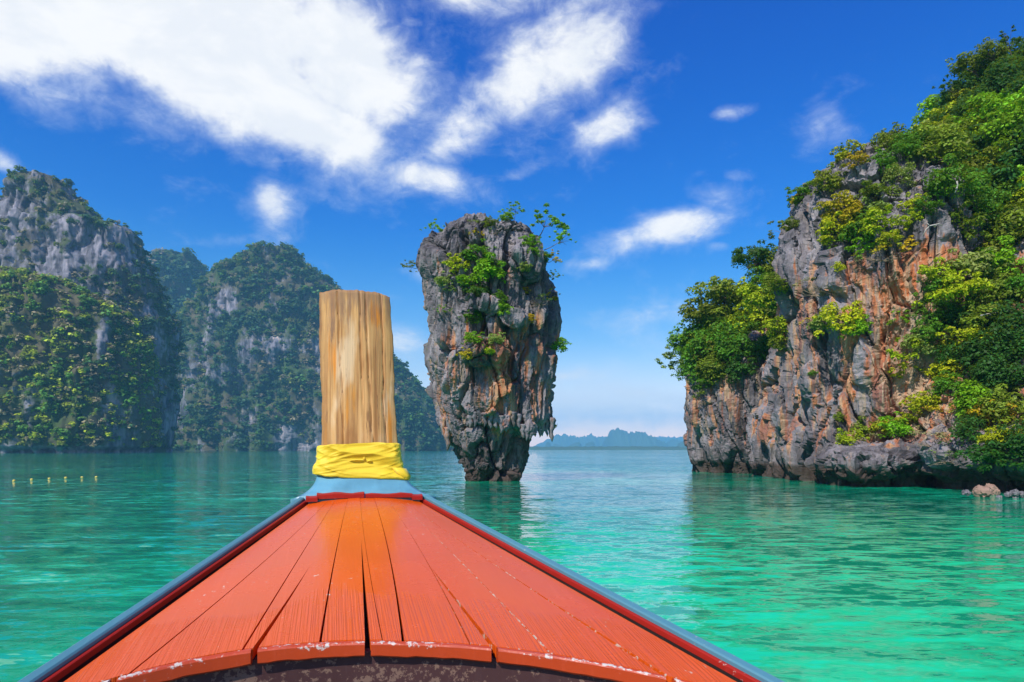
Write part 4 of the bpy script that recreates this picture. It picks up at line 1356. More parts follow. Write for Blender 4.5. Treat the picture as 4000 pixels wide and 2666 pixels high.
hill('hill', [(254, 165, 185), (258, 150, 189), (266, 136, 193), (280, 125, 199), (330, 108, 218), (400, 95, 235), (452, 90, 245)], 1020, 0.45, 15, 150, 200, 16, 21,
     {'T': 5, 'D': 3, 'G': 1, 'B': 1.0}, 0.030, 6.5, 0.15, cap=2200)
hill('hill', [(172, 22, 45), (178, 8, 55), (186, 0, 57), (195, -4, 64), (203, -16, 76), (214, -26, 86), (219, -30, 112), (224, -38, 116), (246, -45, 119), (260, -55, 127), (300, -70, 140), (315, -75, 151), (340, -85, 150), (400, -100, 146), (452, -110, 143)], 455, 0.42, 10, 230, 340, 6.5, 22,
     {'T': 3, 'D': 3, 'G': 1.0, 'B': 2.2, 'O': 0.6}, 0.14, 2.5, 0.46, individuals=30, ind_label='high on the tall crag across the bay', rock_spots=((25, 200, 40, 14, .35), (60, 235, 40, 20, .2), (85, 262, 40, 14, .2), (110, 235, 20, 20, .3)))
hill('hill', [(247, 258, 284), (250, 244, 290), (258, 228, 298), (264, 211, 305), (275, 198, 318), (287, 189, 331), (315, 163, 354), (340, 142, 374), (366, 130, 394), (396, 120, 428), (430, 112, 446), (451, 108, 458)], 800, 0.45, 20, 210, 420, 15, 23,
     {'T': 3, 'D': 3, 'G': 1.6, 'B': 1.5, 'O': 0.8}, 0.070, 4.0, 0.27, individuals=0, warm=0.7, rock_spots=((227, 302, 9, 13, 1.0), (210, 318, 7, 14, .5), (300, 340, 30, 12, .35), (306, 350, 14, 6, .4), (288, 438, 16, 12, 1.0), (215, 370, 30, 14, .25), (308, 446, 14, 4, .8)))
hill('hill', [(266, -40, 4), (272, -50, 22), (280, -60, 52), (287, -66, 68), (302, -82, 92), (318, -92, 106), (334, -100, 115), (366, -110, 124), (400, -115, 127), (429, -120, 127), (446, -120, 124), (453, -120, 122)], 352, 0.45, 6, 220, 380, 7, 24,
     {'G': 2.6, 'O': 2.2, 'Y': 2.2, 'B': 2.2, 'D': 0.9}, 0.26, 1.95, 0.17, individuals=80, ind_label='on the sunlit green hill across the bay', warm=0.3, rock_spots=((104, 345, 9, 22, .7), (112, 400, 10, 30, .5), (118, 440, 8, 12, .9)), notch=True, bright=1.6)

# sand strip in the cove
mb = MB()
bp = [W(128, 449.6, 800), W(163, 449.6, 800)]
xs = np.linspace(-480, -400, 15)
mb.loft([[(x, 700 + 3 * math.sin(x * .21), -0.3), (x, 706 + 3 * math.sin(x * .21), 0.7), (x, 730, 1.6), (x, 730, -0.3)] for x in xs])
o = link('beach', mb.mesh('beach', True), plain('sand', (0.62, 0.50, 0.36), 0.9, 0.1, .3))
tag(o, kind='structure')

# distant islands in the haze
M_FAR = plain('far_island', (0.05, 0.085, 0.045), 0.95, 0.5, 0.004)


def far_island(sil, Y, label, seed, depth=0.5, group='hazy islands on the horizon'):
    """sil: skyline points (px, py) left to right"""
    pxs = np.array([s[0] for s in sil]); pys = np.array([s[1] for s in sil])
    n = 90
    u = np.linspace(pxs[0], pxs[-1], n)
    top = np.interp(u, pxs, pys)
    X = (u - CX) / F * Y
    Z = CH - (top - CY) / F * Y
    Z = np.maximum(Z * (1 + 0.05 * np.array([math.sin(k * 1.9 + seed) + math.sin(k * .73 + seed * 2) for k in range(n)])), 1.0)
    Wd = (X[-1] - X[0])
    rings = 9
    V = []
    for k in range(n):
        dp = depth * min(Wd, 900) * math.sqrt(max(0.02, 1 - (2 * k / (n - 1) - 1) ** 2))
        for j in range(rings):
            t_ = j / (rings - 1) * 2 - 1
            hgt = (1 - abs(t_) ** 2.6)
            V.append((X[k], Y + dp * t_, Z[k] * hgt * (1 + 0.10 * math.sin(k * .9 + j * 2.3 + seed)) if 0 < j < rings - 1 else -0.5))
    Fc = [(k * rings + j, (k + 1) * rings + j, (k + 1) * rings + j + 1, k * rings + j + 1) for k in range(n - 1) for j in range(rings - 1)]
    V = np.array(V)
    o = Vector(((X[0] + X[-1]) / 2, Y, 0))
    ob = link('island', mesh_np('island', V - np.array(o), Fc, True), M_FAR, loc=o)
    tag(ob, label, 'island', group)


def ip(x, y):
    return ((2050 + x * .31874) / 3.906, (1600 + y * .31874) / 3.906)


far_island([ip(*p) for p in ((60, 470), (130, 440), (400, 318), (520, 320), (640, 340), (700, 345), (810, 312), (870, 350), (1000, 335), (1100, 380), (1180, 470))], 5000, 'long pale ridge of a hazy island behind the small dark humps', 1)
far_island([ip(*p) for p in ((930, 470), (1000, 350), (1050, 275), (1110, 246), (1170, 258), (1240, 290), (1290, 300), (1350, 286), (1460, 292), (1520, 335), (1570, 335), (1620, 380), (1700, 400), (1760, 470))], 4000, 'tallest hazy blue island with a domed peak in the middle of the horizon', 2)
far_island([ip(*p) for p in ((1560, 470), (1600, 340), (1750, 345), (1900, 350), (1980, 330), (2050, 328), (2110, 340), (2200, 300), (2400, 470))], 5600, 'faintest pale island ridge beside the headland', 3)
far_island([ip(*p) for p in ((1690, 470), (1760, 390), (1820, 366), (1880, 380), (1950, 420), (2020, 380), (2100, 370), (2250, 470))], 4400, 'pale low double island left of the headland', 4)
far_island([ip(*p) for p in ((1850, 475), (1880, 425), (1940, 392), (1990, 396), (2040, 450), (2070, 475))], 3000, 'small blue hump nearest to the headland', 5)
far_island([ip(*p) for p in ((240, 475), (262, 410), (290, 398), (315, 420), (330, 475))], 3700, 'steep small blue hump closest to the rock pillar', 6)
far_island([ip(*p) for p in ((325, 475), (360, 420), (390, 425), (430, 445), (500, 455), (520, 475))], 3900, 'low tapering blue hump right of the steep small one', 7)
far_island([ip(*p) for p in ((520, 475), (560, 430), (610, 415), (660, 402), (690, 430), (700, 475))], 3700, 'blue hump rising to its right end in the middle of the small humps', 8)
far_island([ip(*p) for p in ((728, 475), (745, 425), (790, 405), (835, 396), (858, 430), (865, 475))], 3800, 'rounded blue hump rightmost of the small humps left of the tallest island', 9)
far_island([ip(*p) for p in ((970, 475), (1020, 400), (1090, 330), (1150, 312), (1200, 330), (1250, 440), (1260, 475))], 5000, 'darker blue shoulder in front of the tallest island', 10)
far_island([ip(*p) for p in ((-80, 480), (-40, 456), (600, 455), (1200, 452), (1800, 455), (2300, 458), (2500, 480))], 2000, 'long flat line of dark shore trees under the hazy islands', 11, 0.04)

# yellow floats in the bay
for i, (x, y) in enumerate(((95, 310), (215, 302), (335, 296), (447, 290), (558, 287), (655, 285))):
    px_, py_ = x * .574 / 3.906, (1700 + y * .574) / 3.906
    Y = CH * F / (py_ - CY)
    v, f = loft_arrays([(0.05 * math.sin(t_), 0, 0, .09 * math.cos(t_) + .004, .07 * math.cos(t_) + .004) for t_ in np.linspace(-1.5, 1.5, 9)], 12)
    me = bpy.data.meshes.new('float'); me.from_pydata(v, [], f)
    o = link('float', me, None, loc=((px_ - CX) / F * Y, Y, 0.02))
    me.materials.append(bpy.data.materials.get('float_plastic') or plain('float_plastic', (0.75, 0.55, 0.12), 0.5, 0.2))
    tag(o, 'small yellowish float in the row of floats on the dark water before the green hill', 'float', 'row of yellowish floats')

# ------------------------------------------------------------------ the boat
TH = math.atan2(CX - 334, F)
Bo = W(365, 502, 4.5)
FWD = Vector((-math.sin(TH), math.cos(TH), 0))
RGT = Vector((math.cos(TH), math.sin(TH), 0))
UPV = Vector((0, 0, 1))
slope_d = 0.179 * math.cos(TH)


def half(s):
    return (0.366 + 0.311 * s) if s < 2.9 else 1.2679 + 0.22 * (1 - math.exp(-(s - 2.9) * 1.5))


def sheer(s):
    """height of the rail line above the bow point's level, aft distance s"""
    if s < 3.0:
        return -slope_d * s
    return -slope_d * 3.0 - 0.25 * (1 - math.exp(-(s - 3.0) * 0.7))


def BP(s, u, up=0.0, lat=0.0):
    """boat point: aft distance s, across u (-1..1 of the half width) plus lat metres, height over the sheer"""
    return Bo - FWD * s + RGT * (u * half(s) + lat) + UPV * (sheer(s) + up)


def camber(u):
    return 0.035 * (1 - u * u)


def s_end(u):
    return 2.13 + 0.20 * u + 0.25 * u * u + 0.15 * u ** 4


boat = empty('longtail_boat', Bo - UPV * Bo.z - FWD * 2.0)
tag(boat, 'orange-decked wooden longtail boat seen over its bow with a tall upright post', 'boat')
BL_ = boat.location.copy()


def bchild(name, mb, mat, parent=None, smooth=False, label=None, sharp=True):
    mb.v = [tuple(Vector(p) - BL_) for p in mb.v]
    o = link(name, mb.mesh(name, smooth), mat, parent or boat)
    if label: o['label'] = label
    return o


def paint(name, col, rough=0.25, coat=0.0, worn=(0.45, 0.40, 0.34), wear=0.0, var=0.12, streak=True, spec=0.5):
    m, g = material(name)
    co = g.n('ShaderNodeTexCoord', out=3)
    rotd = g.mapv(co, (1, 1, 1), (0, 0, -TH))
    n = g.noise(rotd, 3.0, 6, 0.6)
    st = g.noise(g.mapv(rotd, (42, 1.2, 8)), 1.0, 4, 0.6)
    fine = g.noise(rotd, 38.0, 5, 0.7)
    c = g.mix(n, tuple(x * (1 - var) for x in col), tuple(min(1, x * (1 + var)) for x in col))
    if streak:
        c = g.mix(g.m('MULTIPLY', g.ss(st, 0.55, 0.7), 0.18), c, tuple(min(1, x * 1.2 + .03) for x in col))
    if wear > 0:
        wf = g.ss(g.m('ADD', fine, g.m('MULTIPLY', n, 0.55)), 1.02 - wear, 1.06 - wear)
        c = g.mix(wf, c, worn)
        sw = g.attr('edge')
        ef = g.ss(g.m('ADD', sw, g.m('MULTIPLY', g.m('SUBTRACT', fine, 0.5), 1.2)), 0.62, 0.72)
        c = g.mix(ef, c, worn)
    rg = g.m('ADD', rough, g.m('MULTIPLY', g.m('SUBTRACT', n, 0.5), 0.12))
    ridge = g.noise(g.mapv(rotd, (150, 1.0, 8)), 1.0, 2, 0.5)
    aft = g.ss(g.m('ADD', g.attr('aft'), g.m('MULTIPLY', g.m('SUBTRACT', n, .5), 1.1)), 0.25, 0.45)
    bmp0 = g.n('ShaderNodeBump', Height=g.m('ADD', st, g.m('MULTIPLY', fine, .3)), Strength=0.12, Distance=0.01)
    bmp = g.n('ShaderNodeBump', Height=g.m('MULTIPLY', g.ss(ridge, 0.35, 0.65), aft), Strength=0.42, Distance=0.005, Normal=bmp0)
    finish(g, g.n('ShaderNodeBsdfPrincipled', Base_Color=c, Roughness=rg, Normal=bmp, Coat_Weight=coat, Coat_Roughness=0.12, Specular_IOR_Level=spec))
    return m


M_RED = paint('red_paint', (0.62, 0.085, 0.005), 0.27, 0.06, worn=(0.62, 0.50, 0.38), wear=0.04, spec=0.36)
M_REDD = paint('dark_red_paint', (0.30, 0.014, 0.007), 0.45, 0.0, wear=0.02, spec=0.25)
M_FASC = paint('edge_paint', (0.44, 0.050, 0.008), 0.35, 0.15, worn=(0.55, 0.48, 0.42), wear=0.03)
M_BLUE = paint('blue_paint', (0.065, 0.195, 0.245), 0.5, 0.0, worn=(0.30, 0.31, 0.29), wear=0.03)
M_SADDLE = paint('pale_blue_paint', (0.10, 0.27, 0.36), 0.30, 0.2, worn=(0.62, 0.75, 0.80), wear=0.0, var=0.75)  # wide tone spread paints the mirrored clouds as pale blotches
M_BROWN = paint('brown_paint', (0.050, 0.017, 0.016), 0.6, 0.0, worn=(0.17, 0.10, 0.07), wear=0.20, var=0.3)
M_HULL = paint('hull_paint', (0.10, 0.24, 0.30), 0.45, 0.0, wear=0.15)
M_BLACK = plain('gap_shade_black', (0.02, 0.014, 0.012), 0.9, 0.3)  # black in place of shade, for the deck seams and rail gaps

# deck planks: seams across at bow and at the aft edge
SEAM = [(-0.94, -0.968), (-0.62, -0.79), (-0.50, -0.49), (-0.29, -0.24), (-0.09, -0.03), (0.15, 0.04), (0.37, 0.26), (0.54, 0.50), (0.64, 0.78), (0.94, 0.968)]
CRACK = {2: (-0.45, -0.40, 0.62), 3: (-0.08, -0.09, 0.45), 6: (0.33, 0.30, 0.55)}      # plank index: u at the edge, u where it starts, starting fraction
GAPW = [0.0, 0.0022, 0.0025, 0.003, 0.0013, 0.003, 0.0016, 0.0016, 0.0022, 0.0]
THK = 0.04
LABELS_PLANK = {}


def seam_u(i, fr):
    a, b = SEAM[i]
    return a + (b - a) * fr


NS = 28
for i in range(9):
    mb = MB()
    dz = rng.uniform(-0.0015, 0.0015)

    def col_pts(ufun):
        """top and bottom points along the plank for an across-function of the fraction"""
        top, bot = [], []
        for k in range(NS + 1):
            fr = k / NS
            u = ufun(fr)
            s = 0.03 + (s_end(u) - 0.03) * fr
            top.append(BP(s, u, camber(u) + dz))
            bot.append(BP(s, u, camber(u) + dz - THK))
        return top, bot

    def strip(f0, f1, sub=5, k0=0):
        rows = []
        ts = [0, 0.035] + [q / sub for q in range(1, sub)] + [0.965, 1]
        sub = len(ts) - 1
        for q in range(sub + 1):
            t_ = ts[q]
            rows.append(col_pts(lambda fr, t_=t_: f0(fr) + (f1(fr) - f0(fr)) * t_))
        V_, F_ = [], []
        n = NS + 1 - k0
        for (tp, bt) in rows:
            V_ += tp[k0:]
        for (tp, bt) in rows:
            V_ += bt[k0:]
        m_ = (sub + 1) * n
        for q in range(sub):
            for k in range(n - 1):
                a = q * n + k
                F_.append((a, a + 1, a + n + 1, a + n))
                F_.append((m_ + a, m_ + a + n, m_ + a + n + 1, m_ + a + 1))
        for k in range(n - 1):
            F_.append((k, m_ + k, m_ + k + 1, k + 1))
            a = sub * n + k
            F_.append((a, a + 1, m_ + a + 1, m_ + a))
        for q in range(sub):
            a, b = q * n, (q + 1) * n
            F_.append((a, b, m_ + b, m_ + a))
            a, b = q * n + n - 1, (q + 1) * n + n - 1
            F_.append((a, m_ + a, m_ + b, b))
        mb.add(V_, F_)
        for lay in range(2):
            for q in range(sub + 1):
                worn_ = {0: wl, sub: wr}.get(q, 0.15)
                eatt.extend([worn_ if k < NS else max(worn_, .5) for k in range(NS + 1)])
                aatt.extend([max(0.0, (k / NS - .70) / .30) for k in range(NS + 1)])

    g0, g1 = GAPW[i], GAPW[i + 1]
    wl, wr = {5: 0.2, 6: 0.56, 7: 0.66, 8: 0.58}.get(i, 0.3), {5: 0.56, 6: 0.66, 7: 0.60}.get(i, 0.3)
    eatt, aatt = [], []
    lf = lambda fr, i=i, g0=g0: seam_u(i, fr) + g0 * (0.5 + fr)
    rf = lambda fr, i=i, g1=g1: seam_u(i + 1, fr) - g1 * (0.5 + fr)
    if i == 7:
        rf = lambda fr, i=i: seam_u(8, fr) - 0.0035 - 0.011 * max(0, (fr - 0.55) / .45) ** 1.3
    if i in CRACK:
        ue, us, f0c = CRACK[i]

        def cc(fr, sgn, ue=ue, us=us, f0c=f0c):
            t_ = max(0, (fr - f0c) / (1 - f0c))
            mid = us + (ue - us) * (fr - f0c) / (1 - f0c)
            return mid + sgn * 0.009 * t_ ** 0.8

        lo = lambda fr: min(max(cc(fr, -1), lf(fr) + .006), rf(fr) - .006)
        hi = lambda fr: min(max(cc(fr, 1), lf(fr) + .006), rf(fr) - .006)
        strip(lf, lo, 4)
        strip(hi, rf, 4)
    else:
        strip(lf, rf, 6)
    o = bchild('plank', mb, M_RED)
    for an, val in (('edge', eatt), ('aft', aatt)):
        at = o.data.attributes.new(an, 'FLOAT', 'POINT')
        at.data.foreach_set('value', val)

# black sheet under the planks, standing in for the shade in the seams
mb = MB()
rows = []
for k in range(15):
    fr = k / 14
    row = []
    for q in range(13):
        u = -0.985 + 1.97 * q / 12
        s = 0.05 + (s_end(u) - 0.10) * fr
        row.append(BP(s, u, camber(u) - THK - 0.012))
    rows.append(row)
V_ = [p for r_ in rows for p in r_] + [p - UPV * 0.015 for r_ in rows for p in r_]
F_ = []
m_ = 15 * 13
for k in range(14):
    for q in range(12):
        a = k * 13 + q
        F_ += [(a, a + 1, a + 14, a + 13), (m_ + a, m_ + a + 13, m_ + a + 14, m_ + a + 1)]
mb.add(V_, F_)
bchild('seam_shade_sheet', mb, M_BLACK)

# boards that edge the deck, parted by gaps
GE = [-0.985, -0.82, -0.45, -0.08, 0.33, 0.78, 0.985]
for i in range(6):
    a, b = GE[i] + 0.0105, GE[i + 1] - 0.0105
    if i == 0: a = GE[0]
    if i == 5: b = GE[6]
    mb = MB()
    rings = []
    n = max(6, int((b - a) * 34))
    edge = []
    rs = np.random.default_rng(40 + i)
    for k in range(n + 1):
        u = a + (b - a) * k / n
        s = s_end(u) + 0.002
        j = 0.0015 * rs.normal()
        t0 = camber(u) + 0.001
        P_ = [BP(s, u, t0 - 0.006 + j), BP(s + 0.006, u, t0 + j * .5), BP(s + 0.020, u, t0 - 0.001 + j), BP(s + 0.024, u, t0 - 0.007), BP(s + 0.024, u, t0 - 0.045 + j), BP(s + 0.018, u, t0 - 0.052 + j), BP(s, u, t0 - 0.052)]
        rings.append(P_)
        edge += [0.1, 0.56 + .08 * math.sin(u * 13), 0.60 + .10 * math.sin(u * 9 + 2), 0.54 + .10 * math.sin(u * 17), 0.2, 0.5, 0.2]
    mb.loft(rings)
    o = bchild('edge_board', mb, M_FASC)
    at = o.data.attributes.new('edge', 'FLOAT', 'POINT')
    at.data.foreach_set('value', edge)

# bulkhead below the deck edge
mb = MB()
rings = []
for k in range(41):
    u = -0.98 + 1.96 * k / 40
    s = s_end(u) - 0.004
    t0 = camber(u) - 0.045
    rings.append([BP(s, u, t0), BP(s, u, -0.95), BP(s - 0.03, u, -0.95), BP(s - 0.03, u, t0)])
mb.loft(rings)
bchild('bulkhead', mb, M_BROWN)

# rails
for sg in (-1, 1):
    mb, mi, m2 = MB(), MB(), MB()
    rings, ri, rk_ = [], [], []
    ss_ = list(np.linspace(-0.06, 3.0, 40)) + list(np.linspace(3.1, 8.5, 30))
    for s in ss_:
        wd = 0.050 + 0.008 * min(1, s / 2)
        h0 = 0.038
        f = lambda lat, up: BP(s, sg, up, sg * lat)
        rings.append([f(0.014, -0.03), f(0.014, h0 - 0.006), f(0.020, h0), f(0.014 + wd * .55, h0 + .004), f(0.014 + wd, h0 - 0.012), f(0.018 + wd, h0 - 0.03), f(0.018 + wd, -0.06)])
        ri.append([f(-0.004, -0.004), f(-0.002, h0 - 0.022), f(0.002, h0 - 0.019), f(0.0135, h0 - 0.019), f(0.0135, -0.004)])
        rk_.append([f(-0.003, -0.12), f(-0.003, -0.0045), f(0.0135, -0.0045), f(0.0135, -0.12)])
    mb.loft(rings)
    mi.loft(ri)
    m2.loft(rk_)
    o = bchild('gunwale', mb, M_BLUE)
    edge = [0.1, 0.35, 0.45, 0.3, 0.62, 0.5, 0.1] * len(rings)
    at = o.data.attributes.new('edge', 'FLOAT', 'POINT')
    at.data.foreach_set('value', edge)
    bchild('inner_rail', mi, M_REDD, o)
    bchild('rail_gap_shade', m2, M_BLACK)  # black strip painting the shadow line between deck and rail
    # hull side
    hs, rh = MB(), []
    for s in list(np.linspace(-0.30, 8.5, 50)):
        hw = half(max(s, 0)) * (1 if s > 0 else max(0.15, 1 + s * 1.2))
        tp = Bo - FWD * s + RGT * sg * (hw + 0.055) + UPV * (sheer(max(s, 0)) - 0.03)
        dpt = min(1, max(0.0, (s + 0.3) / 3.2))
        kz = Bo.z - 0.75 - 1.25 * dpt ** 0.7
        bot = Bo - FWD * (s + 0.25) + RGT * sg * hw * 0.42 * dpt + UPV * (kz - Bo.z)
        mid = tp.lerp(bot, 0.5) + RGT * sg * 0.12 * dpt
        th = RGT * sg * -0.03
        rh.append([tp, mid, bot, bot + th, mid + th, tp + th])
    hs.loft(rh)
    bchild('hull_side', hs, M_HULL, smooth=False)
# floor boards inside
for k in range(7):
    mb = MB()
    a, b = -0.60 + 0.172 * k, -0.60 + 0.172 * k + 0.165
    zf = 0.33 - Bo.z
    mb.prism([Bo - FWD * s + RGT * (u * 1.3) + UPV * (zf - .03) for s, u in ((2.2, a), (8.3, a), (8.3, b), (2.2, b))], [Bo - FWD * s + RGT * (u * 1.3) + UPV * zf for s, u in ((2.2, a), (8.3, a), (8.3, b), (2.2, b))])
    bchild('floor_board', mb, M_BROWN)
mb = MB()
mb.prism([Bo - FWD * 8.4 + RGT * u + UPV * zz for u, zz in ((-1.5, -.75), (1.5, -.75), (.6, -1.9), (-.6, -1.9))], [Bo - FWD * 8.46 + RGT * u + UPV * zz for u, zz in ((-1.5, -.75), (1.5, -.75), (.6, -1.9), (-.6, -1.9))])
bchild('transom', mb, M_HULL)

# red riser at the bow end of the deck: two halves and two corner blocks
def riser(u0, u1, s0, s1, z0, z1, sub=8, notch=0.0):
    mb = MB()
    rings = []
    for k in range(sub + 1):
        u = u0 + (u1 - u0) * k / sub
        dz = 0.003 * math.sin(k * 1.3 + u0 * 9)
        zb = camber(u) + z0
        rings.append([BP(s0, 0, zb, u), BP(s0, 0, z1 + dz, u), BP(s0 - .008, 0, z1 + .004 + dz, u), BP(s1, 0, z1 + .004 + dz, u), BP(s1, 0, zb, u)])
    mb.loft(rings)
    return mb


bchild('riser', riser(-0.305, -0.006, 0.035, -0.05, 0.001, 0.060), M_REDD)
bchild('riser', riser(0.002, 0.308, 0.035, -0.05, 0.001, 0.054), M_REDD)
bchild('corner_block', riser(-0.372, -0.300, 0.055, -0.03, -0.01, 0.046, 3), M_REDD)
bchild('corner_block', riser(0.303, 0.372, 0.055, -0.03, -0.01, 0.046, 3), M_REDD)

# flared pale blue saddle between rails and post
PB = BP(-0.30, 0)          # centre of the post's aft face at its foot
def post_c(z):
    """centre of the post's aft face, z metres above the bow point"""
    return Bo + FWD * (0.16 + 0.10 * z + 0.05 * z * z) + RGT * (-0.012 - 0.028 * z) + UPV * z


def post_hw(z):
    return 0.254 + 0.032 * math.exp(-max(z - .17, 0) / 0.12) - 0.004 * z


rows = []
NSD = 14
for k in range(NSD + 1):
    t_ = k / NSD
    e = t_ ** 0.8
    a = Bo - FWD * 0.01 + UPV * 0.058
    b = post_c(0.20)
    c = a.lerp(b, t_)
    c = Vector((c.x, c.y, a.z + (b.z - a.z) * (t_ ** 1.35)))
    hw = 0.468 + (post_hw(0.20) + 0.012 - 0.468) * (1 - (1 - t_) ** 2.1)
    row = []
    for q in range(17):
        u = -1 + 2 * q / 16
        row.append(c + RGT * u * hw + UPV * (0.012 * (1 - u * u) * t_ - 0.030 * abs(u) ** 6 * (1 - t_)) - FWD * (0.03 * (1 - u * u) * t_))
    rows.append(row)
mb = MB()
V_ = [p for r_ in rows for p in r_] + [p - UPV * 0.16 + FWD * 0.05 for r_ in rows for p in r_]
m_ = len(rows) * 17
F_ = []
for k in range(NSD):
    for q in range(16):
        a = k * 17 + q
        F_ += [(a, a + 1, a + 18, a + 17), (m_ + a, m_ + a + 17, m_ + a + 18, m_ + a + 1)]
for q in range(16):
    F_ += [(q, m_ + q, m_ + q + 1, q + 1)]
for k in range(NSD):
    a = k * 17
    F_ += [(a, a + 17, m_ + a + 17, m_ + a), (a + 16, m_ + a + 16, m_ + a + 33, a + 33)]
mb.add(V_, F_)
bchild('bow_saddle', mb, M_SADDLE, smooth=True)


# the post
def wood_material():
    m, g = material('weathered_wood')
    co = g.n('ShaderNodeTexCoord', out=3)
    r_ = g.mapv(co, (1, 1, 1), (0, 0, -TH))
    grain = g.noise(g.mapv(r_, (44, 4, 0.8)), 1.0, 6, 0.62, 0.25)
    grain2 = g.noise(g.mapv(r_, (170, 8, 0.9), loc=(3, 1, 0)), 1.0, 3, 0.55, 0.1)
    band = g.noise(g.mapv(r_, (13, 2, 0.5), loc=(1, 4, 2)), 1.0, 4, 0.6)
    patch = g.noise(g.mapv(r_, (16, 3, 1.3), loc=(5.2, 0, 2.7)), 1.0, 5, 0.65)
    patch2 = g.noise(g.mapv(r_, (7, 7, 2.4), loc=(0.6, 7, 9.3)), 1.0, 4, 0.65)
    c = g.mix(g.ss(grain, 0.26, 0.66), (0.26, 0.118, 0.036), (0.60, 0.35, 0.13))
    c = g.mix(g.m('MULTIPLY', g.ss(band, 0.52, 0.68), 0.6), c, (0.76, 0.56, 0.29))
    c = g.mix(g.m('MULTIPLY', g.ss(band, 0.48, 0.34), 0.45), c, (0.33, 0.155, 0.055))
    c = g.mix(g.m('MULTIPLY', g.ss(patch, 0.56, 0.72), 0.8), c, (0.60, 0.25, 0.035))
    big = g.noise(g.mapv(r_, (4.5, 1, 1.1), loc=(2, 9, 1)), 1.0, 4, 0.6)
    c = g.mix(g.m('MULTIPLY', g.ss(big, 0.50, 0.64), 0.75), c, (0.27, 0.12, 0.035))
    c = g.mix(g.m('MULTIPLY', g.ss(big, 0.46, 0.34), 0.45), c, (0.80, 0.65, 0.42))
    ck = g.noise(g.mapv(r_, (30, 3, 2.6), loc=(8, 1, 3)), 1.0, 5, 0.7)
    c = g.mix(g.m('MULTIPLY', g.ss(ck, 0.56, 0.68), 0.8), c, (0.17, 0.08, 0.035))
    hgt = g.attr('up')
    orange = g.m('MULTIPLY', g.ss(g.m('ADD', g.attr('stain'), g.m('MULTIPLY', g.m('SUBTRACT', grain, .5), 2.2)), 0.40, 0.85), 0.9)
    c = g.mix(orange, c, (0.58, 0.20, 0.012))
    dk = g.ss(g.m('ADD', g.attr('edge'), g.m('MULTIPLY', g.m('SUBTRACT', grain, .5), 1.6)), 0.55, 0.9)
    c = g.mix(g.m('MULTIPLY', dk, 0.6), c, (0.12, 0.05, 0.022))
    c = g.mix(g.m('MULTIPLY', g.ss(grain2, 0.57, 0.72), 0.60), c, (0.12, 0.065, 0.035))
    c = g.mix(g.m('MULTIPLY', g.ss(g.m('ADD', hgt, g.m('MULTIPLY', g.m('SUBTRACT', ck, .5), 1.0)), 0.80, 1.0), 0.7), c, (0.22, 0.13, 0.075))
    bmp = g.n('ShaderNodeBump', Height=g.m('ADD', grain, g.m('MULTIPLY', grain2, .6)), Strength=0.35, Distance=0.008)
    finish(g, g.n('ShaderNodeBsdfPrincipled', Base_Color=c, Roughness=0.72, Normal=bmp, Specular_IOR_Level=0.2))
    return m


PT = 1.475
ring_u = []
nf = 64
mb = MB()
rings, upa, sta, edg = [], [], [], []
CR = [-0.47, 0.31, 0.12, 0.70]            # long checks in the face
for k in range(61):
    z = -0.12 + (PT + 0.12) * k / 60
    c = post_c(z)
 
    hw = post_hw(z) + 0.004 * math.sin(z * 7.3) + 0.0025 * math.sin(z * 23 + 1) + 0.0015 * math.sin(z * 61)
    row = []
    for q in range(nf + 1):                    # aft face, convex
        u = -1 + 2 * q / nf
        bul = 0.050 * (1 - abs(u) ** 2.6)
        groove = 0.0
        for ci, cu in enumerate(CR):
            cz = cu + 0.03 * math.sin(z * 3 + ci) + 0.012 * math.sin(z * 17 + ci * 2)
            groove += 0.022 * math.exp(-((u - cz) / 0.012) ** 2) * (1 if ci != 2 else max(0, min(1, (z - .5) * 3)))
        tz = (-0.022 * abs(u) ** 3 + 0.003 * math.sin(u * 11 + 1) + 0.002 * math.sin(u * 37)) if k == 60 else 0
        groove += 0.0025 * math.sin(u * 9 + z * 2.2)
        row.append(c + RGT * u * hw - FWD * (bul - groove) + UPV * tz)
        upa.append(min(1, max(0, z / PT)))
        st_ = 0.9 * math.exp(-((u - .58) / .22) ** 2 - ((z - 1.30) / .12) ** 2) + 0.75 * math.exp(-((u + .62) / .2) ** 2 - ((z - .97) / .22) ** 2) + 0.5 * math.exp(-((u - .1) / .05) ** 2 - ((z - .70) / .03) ** 2) + 0.55 * math.exp(-((u - .8) / .2) ** 2 - ((z - .55) / .4) ** 2)
        sta.append(st_)
        edg.append(0.25 + 0.55 * abs(u) ** 5)
    for q in range(9):                         # round the sides to the fore face
        u = 1 - 2 * q / 8
        dpt = 0.17 if 0 < q < 8 else 0.13
        row.append(c + RGT * u * hw * 0.97 + FWD * dpt + UPV * (-0.03 if k == 60 else 0))
        upa.append(min(1, max(0, z / PT))); sta.append(0); edg.append(.4)
    rings.append(row)
mb.loft(rings)
po = bchild('bow_post', mb, wood_material(), smooth=False)
po.data.polygons.foreach_set('use_smooth', [True] * (len(po.data.polygons) - 2) + [False] * 2)
for an, val in (('up', upa), ('stain', sta), ('edge', edg)):
    at = po.data.attributes.new(an, 'FLOAT', 'POINT')
    at.data.foreach_set('value', val)
# stem below the post down to the water
mb = MB()
rings = []
for k in range(12):
    t_ = k / 11
    z = 0.16 - 2.1 * t_
    c = Bo + FWD * (0.30 - 0.75 * t_ ** 1.6) + UPV * z
    hw = 0.26 * (1 - .8 * min(1, t_ * 1.6)) + 0.03
    rings.append([c + RGT * hw - FWD * .16, c + RGT * hw * .5 + FWD * .12, c - RGT * hw * .5 + FWD * .12, c - RGT * hw - FWD * .16])
mb.loft(rings)
bchild('stem', mb, M_HULL)

